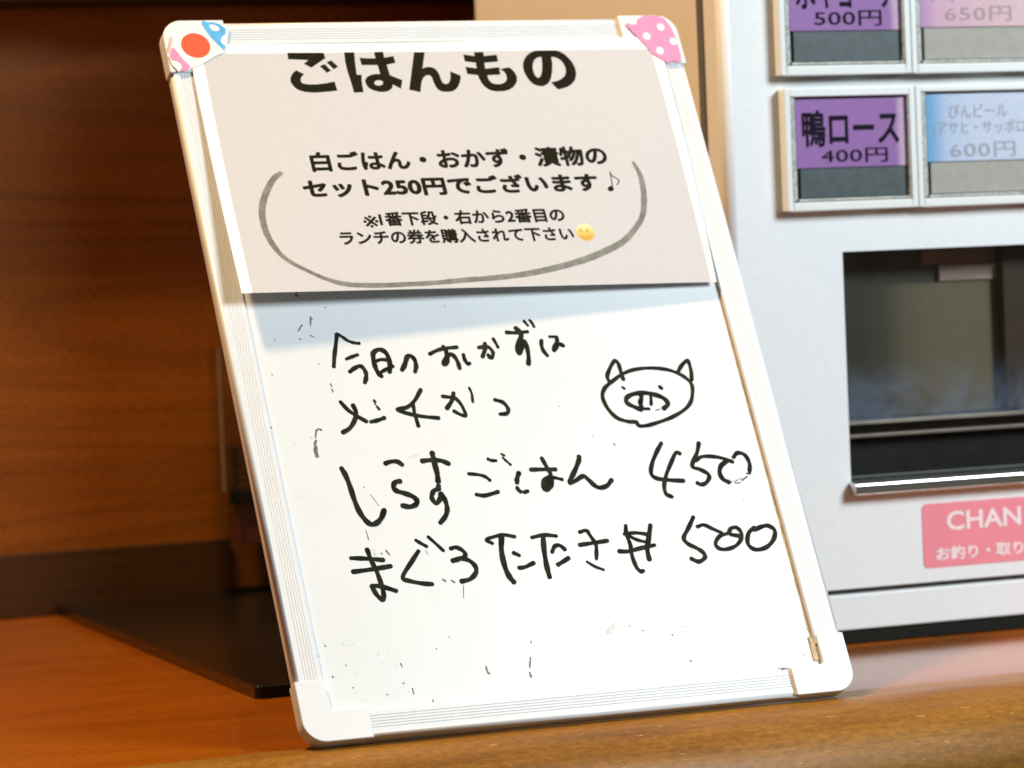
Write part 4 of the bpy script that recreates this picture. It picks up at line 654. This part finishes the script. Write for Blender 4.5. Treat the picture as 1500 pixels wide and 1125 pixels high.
# outlet; olive, pink and bright plates stand in for reflections in its window
bm = bmesh.new()
YB = YF + 0.038
box(bm, WX0 - 0.004, WX1 + 0.004, YB, YB + 0.003, WZ0 - 0.006, WZ1 + 0.004, 0)
box(bm, WX0 - 0.004, WX1 + 0.004, 0.2531, YB, WZ1 + 0.0005, WZ1 + 0.004, 0)
box(bm, WX0 - 0.004, WX1 + 0.004, 0.2531, YB, WZ0 - 0.006, WZ0 - 0.0005, 0)
tmobj("outlet_recess", bm, "steel_dark")
bm = bmesh.new()
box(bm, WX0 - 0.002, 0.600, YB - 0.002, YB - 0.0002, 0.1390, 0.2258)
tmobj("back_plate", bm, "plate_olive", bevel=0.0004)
bm = bmesh.new()
box(bm, 0.5320, 0.600, YB - 0.0025, YB - 0.0002, 0.2376, 0.2490)
tmobj("pink_label", bm, "plate_pink", bevel=0.0003)
bm = bmesh.new()
box(bm, 0.5440, 0.600, YB - 0.004, YB - 0.0002, 0.2262, 0.2372)
tmobj("brushed_strip", bm, "plate_bright", bevel=0.001)
bm = bmesh.new()
box(bm, 0.5875, 0.6960, YB - 0.012, YB - 0.0026, 0.1400, 0.2490)
tmobj("side_pillar", bm, "pillar_brown", bevel=0.001)
bm = bmesh.new()
box(bm, WX0 - 0.003, 0.703, YB - 0.014, YB - 0.0003, 0.1352, 0.1378)
tmobj("steel_ledge", bm, "ledge_steel", bevel=0.0008)
bm = bmesh.new()
box(bm, WX0 - 0.003, 0.703, YB - 0.016, YB - 0.0003, 0.1265, 0.1292)
tmobj("steel_ledge", bm, "ledge_brown", bevel=0.0010)
bm = bmesh.new()
box(bm, WX0 - 0.003, 0.703, YB - 0.006, YB - 0.0003, 0.0945, 0.1262)
tmobj("trough_back", bm, "trough_black")
bm = bmesh.new()
box(bm, WX0 - 0.003, 0.703, YB - 0.028, YB - 0.0165, 0.0960, 0.1045)
tmobj("tray", bm, "trough_black", bevel=0.003, seg=3)
# glossy see-through flap with a bluish reflection painted on it
mt, nt, b = new_mat("scuffed_flap")
nt.nodes.remove(b)
outn = [n for n in nt.nodes if n.type == "OUTPUT_MATERIAL"][0]
tr = node(nt, "ShaderNodeBsdfTransparent")
tr.inputs[0].default_value = (0.95, 0.95, 0.93, 1)
df = node(nt, "ShaderNodeBsdfDiffuse")
df.inputs[0].default_value = (0.26, 0.36, 0.52, 1)
gl = node(nt, "ShaderNodeBsdfGlossy")
gl.inputs["Roughness"].default_value = 0.08
fr = node(nt, "ShaderNodeFresnel")
sc1 = noise(nt, 22, 6, 0.7, (1.0, 1, 0.75), dist=0.4)
tc = node(nt, "ShaderNodeTexCoord")
sx = node(nt, "ShaderNodeSeparateXYZ")
nt.links.new(tc.outputs["Object"], sx.inputs[0])
band = node(nt, "ShaderNodeMapRange", interpolation_type="SMOOTHSTEP")   # painted bluish reflection, kept to the lower part of the flap
band.inputs[1].default_value = 0.182 - 0.0038
band.inputs[2].default_value = 0.146 - 0.0038
nt.links.new(sx.outputs[2], band.inputs[0])
sr = ramp(nt, sc1, [(0.34, (0.02, 0.02, 0.02)), (0.74, (0.32, 0.32, 0.32))])
mu = node(nt, "ShaderNodeMath", operation="MULTIPLY")
nt.links.new(sr, mu.inputs[0])
nt.links.new(band.outputs[0], mu.inputs[1])
m1 = node(nt, "ShaderNodeMixShader")
nt.links.new(mu.outputs[0], m1.inputs[0])
nt.links.new(tr.outputs[0], m1.inputs[1])
nt.links.new(df.outputs[0], m1.inputs[2])
m2 = node(nt, "ShaderNodeMixShader")
nt.links.new(fr.outputs[0], m2.inputs[0])
nt.links.new(m1.outputs[0], m2.inputs[1])
nt.links.new(gl.outputs[0], m2.inputs[2])
nt.links.new(m2.outputs[0], outn.inputs[0])
M["scuffed_flap"] = mt
bm = bmesh.new()
box(bm, WX0 + 0.0008, WX1 - 0.0008, YF + 0.012, YF + 0.0132, 0.1385, WZ1 - 0.0008)
tmobj("outlet_flap", bm, "scuffed_flap")
bm = bmesh.new()   # bright bent steel lip
lipx0, lipx1 = 0.4520, 0.7020
prism(bm, [(YF - 0.0085, 0.0995), (YF - 0.0095, 0.0985), (YF - 0.0095, 0.0918), (YF - 0.0003, 0.0918), (YF - 0.0003, 0.0968), (YF + 0.009, 0.0972), (YF + 0.009, 0.0990), (YF - 0.0003, 0.1003)],
      lambda p: (lipx0, p[0], p[1]), lambda p: (lipx1, p[0], p[1]))
tmobj("outlet_lip", bm, "chrome", bevel=0.0008)

# change sticker
bm = bmesh.new()
prism(bm, rrect(0.5049, 0.700, 0.0403, 0.0823, 0.0035), lambda p: (p[0], YF - 0.0004, p[1]), lambda p: (p[0], YF + 0.0001, p[1]))
sticker = tmobj("change_sticker", bm, "sticker_pink")
mk = lambda d: (lambda a, b: (a / 1000, YF - d, b / 1000))
bm = bmesh.new()
fit_text(bm, "CHAN", 522.9, 579.0, 63.8, 76.4, mk(0.0006), 0.02, nrm=(0, -1, 0))
fit_text(bm, "GE", 583.0, 608.5, 63.8, 76.4, mk(0.0006), 0.02, nrm=(0, -1, 0))
fit_text(bm, "お釣り・取", 514.2, 570.5, 44.6, 53.6, mk(0.0006), 0.028, nrm=(0, -1, 0))
fit_text(bm, "り出し口", 572.5, 616.0, 44.6, 53.6, mk(0.0006), 0.028, nrm=(0, -1, 0))
tmobj("lettering", bm, "sticker_white", sticker)


# menu buttons: bezel block > card, blank strip, lettering, clear cover
def menu_button(x0, z0, z1, wz0, wz1, card_z0, card_m, low_m, texts, label, loc_h):
    xb0, xb1 = x0, x0 + 0.0948
    wx0, wx1 = x0 + 0.0042, x0 + 0.0905
    fb = YF - 0.009
    origin = Vector((x0, YF, z0))
    inv = Matrix.Translation(-origin)
    bm = bmesh.new()
    # frame of four bars, butted
    box(bm, xb0, wx0, fb, YF - 0.0002, z0, z1)
    box(bm, wx1, xb1, fb, YF - 0.0002, z0, z1)
    box(bm, wx0, wx1, fb, YF - 0.0002, z0, wz0)
    box(bm, wx0, wx1, fb, YF - 0.0002, wz1, z1)
    bmesh.ops.remove_doubles(bm, verts=bm.verts[:], dist=1e-6)
    bm.transform(inv)
    btn = obj("menu_button", bm, "bezel", None, bevel=0.0007, seg=2)
    btn.parent = tm
    btn.location = origin - Vector(tm.location)
    btn["label"] = label

    def sub(name, bm, mat, **kw):
        bm.transform(inv)
        return obj(name, bm, mat, btn, **kw)
    bm = bmesh.new()
    box(bm, wx0 + 0.0002, wx1 - 0.0002, YF - 0.003, YF - 0.0004, wz0 + 0.0002, wz1 - 0.0002)
    sub("well", bm, "rim_dark")
    cx0, cx1 = x0 + 0.0092, x0 + 0.0893
    bm = bmesh.new()
    box(bm, cx0, cx1, YF - 0.0058, YF - 0.0031, card_z0, wz1 - 0.0016)
    sub("price_card", bm, card_m)
    bm = bmesh.new()
    box(bm, cx0 + 0.0024, cx1 - 0.001, YF - 0.0055, YF - 0.0031, wz0 + 0.0028, card_z0 - 0.0006)
    sub("blank_strip", bm, low_m)
    bm = bmesh.new()   # edges of the moulded cover: light lines round the card
    e = 0.0016
    yy0, yy1 = fb + 0.0004, YF - 0.0031
    box(bm, wx0 + 0.0004, wx0 + 0.0004 + e, yy0, yy1, wz0 + 0.0004, wz1 - 0.0004)
    box(bm, wx0 + 0.0026, wx0 + 0.0037, yy0 + 0.001, yy1, wz0 + 0.0021, wz1 - 0.0006)
    box(bm, wx1 - 0.0004 - e * 0.5, wx1 - 0.0004, yy0, yy1, wz0 + 0.0004, wz1 - 0.0004)
    box(bm, wx0 + 0.0041, wx1 - 0.0014, yy0, yy1, wz0 + 0.0005, wz0 + 0.0020)
    sub("cover_rim", bm, "rim", bevel=0.0003)
    bm = bmesh.new()
    box(bm, wx0 + 0.0003, wx1 - 0.0003, fb + 0.0001, fb + 0.0003, wz0 + 0.0003, wz1 - 0.0003)
    sub("clear_cover", bm, "clear_cover")
    for nm, body, a0, a1, b0, b1, wt, ink, sp in texts:
        bm = bmesh.new()
        fit_text(bm, body, a0, a1, b0, b1, lambda a, b: (a / 1000, YF - 0.0060, b / 1000), wt, space=sp, nrm=(0, -1, 0))
        sub(nm, bm, ink)
    return btn


menu_button(0.4113, 0.2757, 0.3538, 0.2812, 0.3484, 0.3030, "card_purple", "low_dark",
            [("dish_name", "鴨ロース", 424.8, 495.2, 316.2, 340.0, 0.022, "ink_card", 1.0), ("price", "400円", 438.0, 486.3, 305.6, 315.0, 0.008, "ink_card", 1.05)],
            "lower purple button reading 鴨ロース 400円", 0)
menu_button(0.5065, 0.2757, 0.3538, 0.2812, 0.3500, 0.3046, "card_blue", "low_beige",
            [("dish_name", "びんビール", 532.5, 576.4, 332.4, 341.5, 0.0, "ink_faded", 1.0), ("brand_line", "(アサヒ・サッポロ)", 520.6, 593.0, 320.6, 330.9, 0.0, "ink_faded", 1.0), ("price", "600円", 532.7, 581.6, 306.6, 316.6, 0.0, "ink_faded", 1.1)],
            "bleached blue button reading びんビール 600円", 0)
menu_button(0.4099, 0.3620, 0.4420, 0.3682, 0.4366, 0.3905, "card_purple", "low_dark",
            [("dish_name", "水ギョーザ", 424.0, 495.3, 404.2, 428.0, 0.022, "ink_card", 1.0), ("price", "500円", 436.7, 485.4, 393.2, 403.2, 0.008, "ink_card", 1.05)],
            "upper purple button reading 水ギョーザ 500円", 0)
menu_button(0.5051, 0.3620, 0.4420, 0.3682, 0.4366, 0.3918, "card_pink", "low_beige",
            [("dish_name", "チャーシュー", 521.5, 590.0, 407.2, 428.0, 0.0, "ink_faded_pink", 1.0), ("price", "650円", 532.4, 582.1, 395.2, 405.0, 0.0, "ink_faded_pink", 1.1)],
            "bleached pink button reading 650円", 0)
menu_button(0.6007, 0.2757, 0.3538, 0.2812, 0.3484, 0.3030, "card_pink", "low_beige", [], "blank pink button", 0)
menu_button(0.6003, 0.3620, 0.4420, 0.3682, 0.4366, 0.3905, "card_pink", "low_beige", [], "blank pink button", 0)

# ================================================================== CLEAR CASE BEHIND THE BOARD
ac = thing("display_case", "clear acrylic case with a black strip, half hidden behind the left edge of the whiteboard", "acrylic case", (0.204, 0.775, 0.0036))
bm = bmesh.new()
for a in ((0, 0.003, 0, 0.028, 0, 0.19), (0.1470, 0.15, 0, 0.028, 0, 0.19), (0.0031, 0.1469, 0, 0.003, 0, 0.19), (0.0031, 0.1469, 0.025, 0.028, 0, 0.19), (0.0031, 0.1469, 0.0031, 0.0249, 0, 0.003)):
    box(bm, *a)
obj("shell", bm, "acrylic", ac)
bm = bmesh.new()
box(bm, -0.0004, 0.0014, -0.0005, 0.0016, 0.080, 0.190)
obj("edge_line", bm, "acrylic_edge", ac)
bm = bmesh.new()
box(bm, 0.0095, 0.142, 0.006, 0.020, 0.0685, 0.0795)
obj("strip", bm, "black_strip", ac, bevel=0.002)
bm = bmesh.new()
for k in range(6):
    box(bm, 0.0095, 0.142, 0.008, 0.020, 0.0812 + k * 0.0058, 0.0812 + k * 0.0058 + 0.0042)
obj("card_stack", bm, "brown_card", ac, bevel=0.0006)
bm = bmesh.new()
box(bm, 0.014, 0.142, 0.012, 0.020, 0.038, 0.0683)
obj("red_sheet", bm, "red_card", ac)

# ================================================================== WHITEBOARD
TILT = R(62.5)
wb = thing("whiteboard", "small white magnetic board with handwritten menu and pig face, leaning back on the counter", "whiteboard", (0, 0, 0), TILT)
W, H = 0.330, 0.450
PH = -0.0025
bm = bmesh.new()
box(bm, 0.008, W - 0.008, 0.008, H - 0.008, -0.0075, PH)
obj("panel", bm, "board_enamel", wb)

# rails: extruded profile with fine grooves.  q = distance from the outer edge, h = height
def rail_profile():
    pts = [(0.0003, -0.0090), (0.0, -0.0040)]
    for i in range(8):
        a = R(90 * i / 7)
        pts.append((0.0022 - 0.0022 * math.cos(a), -0.0022 + 0.0022 * math.sin(a)))
    q = 0.0052
    for k in range(5):
        pts += [(q, 0.0), (q + 0.0002, -0.00028), (q + 0.0006, -0.00028), (q + 0.0008, 0.0)]
        q += 0.00165
    pts += [(0.0150, 0.0), (0.0157, -0.0007), (0.0158, -0.0024), (0.0158, -0.0090)]
    return pts


def rail(name, fa, fb):
    bm = bmesh.new()
    pts = rail_profile()
    a = [bm.verts.new(fa(p)) for p in pts]
    c = [bm.verts.new(fb(p)) for p in pts]
    n = len(pts)
    for i in range(n):
        j = (i + 1) % n
        f = bm.faces.new((a[i], c[i], c[j], a[j]))
        if pts[i][1] == -0.00028 and pts[j][1] == -0.00028:
            f.material_index = 1
        if 1 <= i <= 8:
            f.smooth = True
    bm.faces.new(a)
    bm.faces.new(c[::-1])
    return obj(name, bm, ["rail", "rail_groove"], wb)


rail("frame_rail", lambda p: (p[0], 0.030, p[1]), lambda p: (p[0], 0.420, p[1]))
rail("frame_rail", lambda p: (W - p[0] * 1.085, 0.030, p[1]), lambda p: (W - p[0] * 1.085, 0.420, p[1]))
rail("frame_rail", lambda p: (0.034, p[0], p[1]), lambda p: (0.296, p[0], p[1]))
rail("frame_rail", lambda p: (0.034, H - p[0], p[1]), lambda p: (0.296, H - p[0], p[1]))


def corner(sx, sy):
    """L-shaped plastic corner with a rounded outside"""
    px = (lambda x: -0.0010 + x) if sx < 0 else (lambda x: W + 0.0010 - x)
    py = (lambda y: 0.0000 + y) if sy < 0 else (lambda y: H + 0.0012 - y)
    r = 0.0125
    out = [(r - r * math.cos(R(90 * i / 10)), r - r * math.sin(R(90 * i / 10))) for i in range(11)]
    LX, LY, T = 0.0385, 0.0352, 0.0172
    pts = out + [(LX, 0), (LX, T), (T + 0.001, T), (T, T + 0.001), (T, LY), (0, LY)]
    bm = bmesh.new()
    prism(bm, pts, lambda p: (px(p[0]), py(p[1]), -0.0094), lambda p: (px(p[0]), py(p[1]), 0.0009))
    return obj("corner_cap", bm, "plastic", wb, bevel=0.0016, seg=4)


for sx in (-1, 1):
    for sy in (-1, 1):
        corner(sx, sy)

names = {"l1": "written_line", "l2": "written_line", "l3": "written_line", "l4": "written_line", "p3": "written_price", "p4": "written_price", "pig": "pig_drawing"}
lab = {"l1": "first handwritten line, 今日のおかずは", "l2": "second handwritten line", "l3": "handwritten line しらすごはん", "l4": "handwritten line まぐろたたき丼", "p3": "handwritten price 450", "p4": "handwritten price 500", "pig": "line drawing of a pig face"}
for k in ("l1", "l2", "l3", "l4", "p3", "p4", "pig"):
    bm = bmesh.new()
    for wd, pts in DATA["ink"][k]:
        stroke(bm, pts, wd, PH + 0.00006, ripple=0.045)
    obj(names[k], bm, "marker", wb)["label"] = lab[k]
bm = bmesh.new()
for wd, pts in DATA["ink"]["smudge"]:
    stroke(bm, pts, wd, PH + 0.00005, ripple=0.5)
obj("ink_remnants", bm, "smudge", wb)["kind"] = "stuff"
bm = bmesh.new()
for wd, pts in DATA["ink"]["faint"]:
    stroke(bm, pts, wd, PH + 0.00004, ripple=0.5)
obj("faint_marks", bm, "faint", wb)["kind"] = "stuff"

# tan strips along the joint between the right rail and the panel, and at the caps
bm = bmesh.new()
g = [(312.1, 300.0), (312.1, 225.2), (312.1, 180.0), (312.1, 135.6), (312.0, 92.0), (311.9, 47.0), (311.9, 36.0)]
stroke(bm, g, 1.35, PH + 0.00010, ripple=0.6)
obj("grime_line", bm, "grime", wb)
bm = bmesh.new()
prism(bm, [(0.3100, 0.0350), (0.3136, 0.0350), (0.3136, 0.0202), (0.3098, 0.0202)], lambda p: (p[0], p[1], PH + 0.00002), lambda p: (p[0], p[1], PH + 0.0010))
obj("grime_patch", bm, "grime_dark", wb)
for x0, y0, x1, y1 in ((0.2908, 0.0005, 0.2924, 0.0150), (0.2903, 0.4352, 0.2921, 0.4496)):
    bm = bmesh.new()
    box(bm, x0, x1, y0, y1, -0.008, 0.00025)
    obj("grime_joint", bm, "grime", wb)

# fold-out prop at the back that holds the board up
bm = bmesh.new()
ca, sa = math.cos(TILT), math.sin(TILT)
loc = lambda y, z: (y * ca + z * sa, -y * sa + z * ca)      # world (Y, Z) into board coordinates
pr = [loc(0.1985, 0.3600), loc(0.2030, 0.3615), loc(0.3035, 0.0037), loc(0.2985, 0.0037)]
prism(bm, pr, lambda q: (0.145, q[0], q[1]), lambda q: (0.185, q[0], q[1]))
obj("rear_prop", bm, "plastic", wb, bevel=0.0008)

# ================================================================== PAPER NOTICE
pn = thing("paper_notice", "printed grey paper notice taped over the top of the whiteboard", "notice", (0, 0, 0), TILT)


def lift(s, t):
    a = min(1.0, max(0.0, (429 - t) / 165))
    b = min(1.0, max(0.0, (312 - s) / 297))
    return 1.35 + (9.6 * b + 0.6) * a ** 1.7


def outline(t):
    """left and right edge of the sheet at height t"""
    f = (434.5 - t) / (434.5 - 264)
    return 12.7 - 2.0 * f, 315.9 - 5.2 * f * f


def on_paper(d):
    return lambda s, t: (s / 1000, t / 1000, (lift(s, t) + d) / 1000)


def sheet(name, mat, lo, hi, s_in0, s_in1, d, thick, parent):
    bm = bmesh.new()
    NI, NJ = 44, 30
    top, bot = [], []
    for j in range(NJ + 1):
        v = j / NJ
        ra, rb = [], []
        for i in range(NI + 1):
            u_ = i / NI
            t = lo(u_) + (hi(u_) - lo(u_)) * v
            a, c = outline(t)
            s = (a + s_in0(t)) + (c - s_in1(t) - a - s_in0(t)) * u_
            z = lift(s, t)
            ra.append(bm.verts.new((s / 1000, t / 1000, (z + d) / 1000)))
            rb.append(bm.verts.new((s / 1000, t / 1000, (z + d - thick) / 1000)))
        top.append(ra)
        bot.append(rb)
    for j in range(NJ):
        for i in range(NI):
            bm.faces.new((top[j][i], top[j][i + 1], top[j + 1][i + 1], top[j + 1][i]))
            bm.faces.new((bot[j][i], bot[j + 1][i], bot[j + 1][i + 1], bot[j][i + 1]))
    for j in range(NJ):
        bm.faces.new((top[j][0], top[j + 1][0], bot[j + 1][0], bot[j][0]))
        bm.faces.new((top[j][NI], bot[j][NI], bot[j + 1][NI], top[j + 1][NI]))
    for i in range(NI):
        bm.faces.new((top[0][i], bot[0][i], bot[0][i + 1], top[0][i + 1]))
        bm.faces.new((top[NJ][i], top[NJ][i + 1], bot[NJ][i + 1], bot[NJ][i]))
    rim = set(top[0] + top[NJ] + bot[0] + bot[NJ] + [r_[k] for r_ in top + bot for k in (0, NI)])
    for e in bm.edges:          # keep the cut edges of the sheet crisp
        e.smooth = not (e.verts[0] in rim and e.verts[1] in rim)
    o = obj(name, bm, mat, parent)
    for p in o.data.polygons:
        p.use_smooth = True
    return o


top_edge = lambda u_: 434.0 - 1.1 * math.sin(math.pi * min(1, u_ * 1.15)) ** 2 + 1.0 * u_
sheet("sheet", "paper", lambda u_: 264.6 - 1.6 * u_, top_edge, lambda t: 0, lambda t: 0, 0.0, 0.16, pn)
sheet("printed_ground", "print_grey", lambda u_: 264.7 - 1.6 * u_, lambda u_: 427.7 - 1.3 * u_, lambda t: 7.6 - 1.2 * (434 - t) / 170, lambda t: 7.2 - 3.6 * (434 - t) / 170, 0.05, 0.04, pn)
PO = on_paper(0.09)
bm = bmesh.new()
for k, contours in enumerate(DATA["title"]):
    shape_on(bm, contours, on_paper(0.085 + 0.004 * k), 5)
obj("title_lettering", bm, "print_ink", pn)
for body, a0, a1, b0, b1, wt, sl in (
        ("白ごはん・おかず・漬物の", 71.2, 260.4, 345.0, 358.9, 0.037, -0.2), ("セット250円でございます", 62.6, 250.0, 327.3, 340.6, 0.042, -0.5), 
        ("※", 94.6, 104.0, 306.2, 314.6, 0.004, 0), ("1番下段・右から2番目の", 104.6, 222.4, 306.8, 316.8, 0.036, -0.2), ("ランチの券を購入されて下さい", 77.6, 225.2, 294.7, 304.6, 0.034, -1.0)):
    bm = bmesh.new()
    fit_text(bm, body, a0, a1, b0, b1, PO, wt, slant=sl, grid=6)
    obj("printed_line", bm, "print_ink", pn)
bm = bmesh.new()
for q_, w_ in zip(DATA["note"], (0.7, 0.75, 3.4)):
    stroke(bm, q_, w_, 0, fmap=lambda q: PO(q.x, q.y))
obj("printed_note", bm, "print_ink", pn)
bm = bmesh.new()
ex, ey, er = 233.0, 299.1, 6.0
ring = [bm.verts.new(PO(ex + er * math.cos(R(a)), ey + er * 0.985 * math.sin(R(a)))) for a in range(0, 360, 12)]
bm.faces.new(ring)
em = obj("printed_smiley", bm, "smiley_print", pn)
bm = bmesh.new()
PF = on_paper(0.13)
fm = lambda p: PF(p.x, p.y)
stroke(bm, [(229.4, 299.4), (230.3, 301.2), (231.6, 299.3)], 0.75, 0, fmap=fm)
stroke(bm, [(233.4, 299.3), (234.5, 301.1), (235.7, 299.1)], 0.75, 0, fmap=fm)
stroke(bm, [(229.7, 296.6), (232.6, 295.2), (235.7, 296.3)], 0.75, 0, fmap=fm)
obj("smile_lines", bm, "smile_line", em)
bm = bmesh.new()
PG = on_paper(0.12)
stroke(bm, DATA["bracket"], 3, 0, fmap=lambda p: PG(p.x, p.y), widths=DATA["bracket_w"], ripple=0.13)
obj("drawn_bracket", bm, "bracket", pn)

# ================================================================== TAPE
T = DATA["tape"]


def patch(bm, pts, h, mat, th=0.05):
    prism(bm, [(p[0] / 1000, p[1] / 1000) for p in pts], lambda p: (p[0], p[1], (h - th) / 1000), lambda p: (p[0], p[1], h / 1000), mat)


def disc(bm, cx, cy, rx, ry, h, mat):
    patch(bm, [(cx + rx * math.cos(R(a)), cy + ry * math.sin(R(a))) for a in range(0, 360, 15)], h, mat)


lt = thing("masking_tape", "white tape with a big red dot on the board's top left corner", "tape", (0, 0, 0), TILT)
bm = bmesh.new()
patch(bm, T["l_white"], 1.80, 0, 0.08)
patch(bm, T["l_blue"], 1.86, 1)
patch(bm, T["l_bluedot"], 1.92, 0)
patch(bm, T["l_pink"], 1.86, 2)
patch(bm, T["l_sliver"], 1.86, 3)
rp = T["l_red"]
cx = sum(p[0] for p in rp) / 4
cy = sum(p[1] for p in rp) / 4
disc(bm, cx, cy, (rp[3][0] - rp[1][0]) / 2 * 1.0, (rp[0][1] - rp[2][1]) / 2 * 1.02, 1.90, 4)
obj("strip", bm, ["tape_white", "tape_blue", "tape_pink", "tape_palepink", "tape_red"], lt)
rt = thing("masking_tape", "pink tape with white polka dots on the board's top right corner", "tape", (0, 0, 0), TILT)
bm = bmesh.new()
patch(bm, T["r_pink"], 1.85, 0, 0.08)
for p in T["r_dots"]:
    disc(bm, p[0], p[1], 2.5, 2.65, 1.92, 1)
obj("strip", bm, ["tape_pink", "tape_white"], rt)
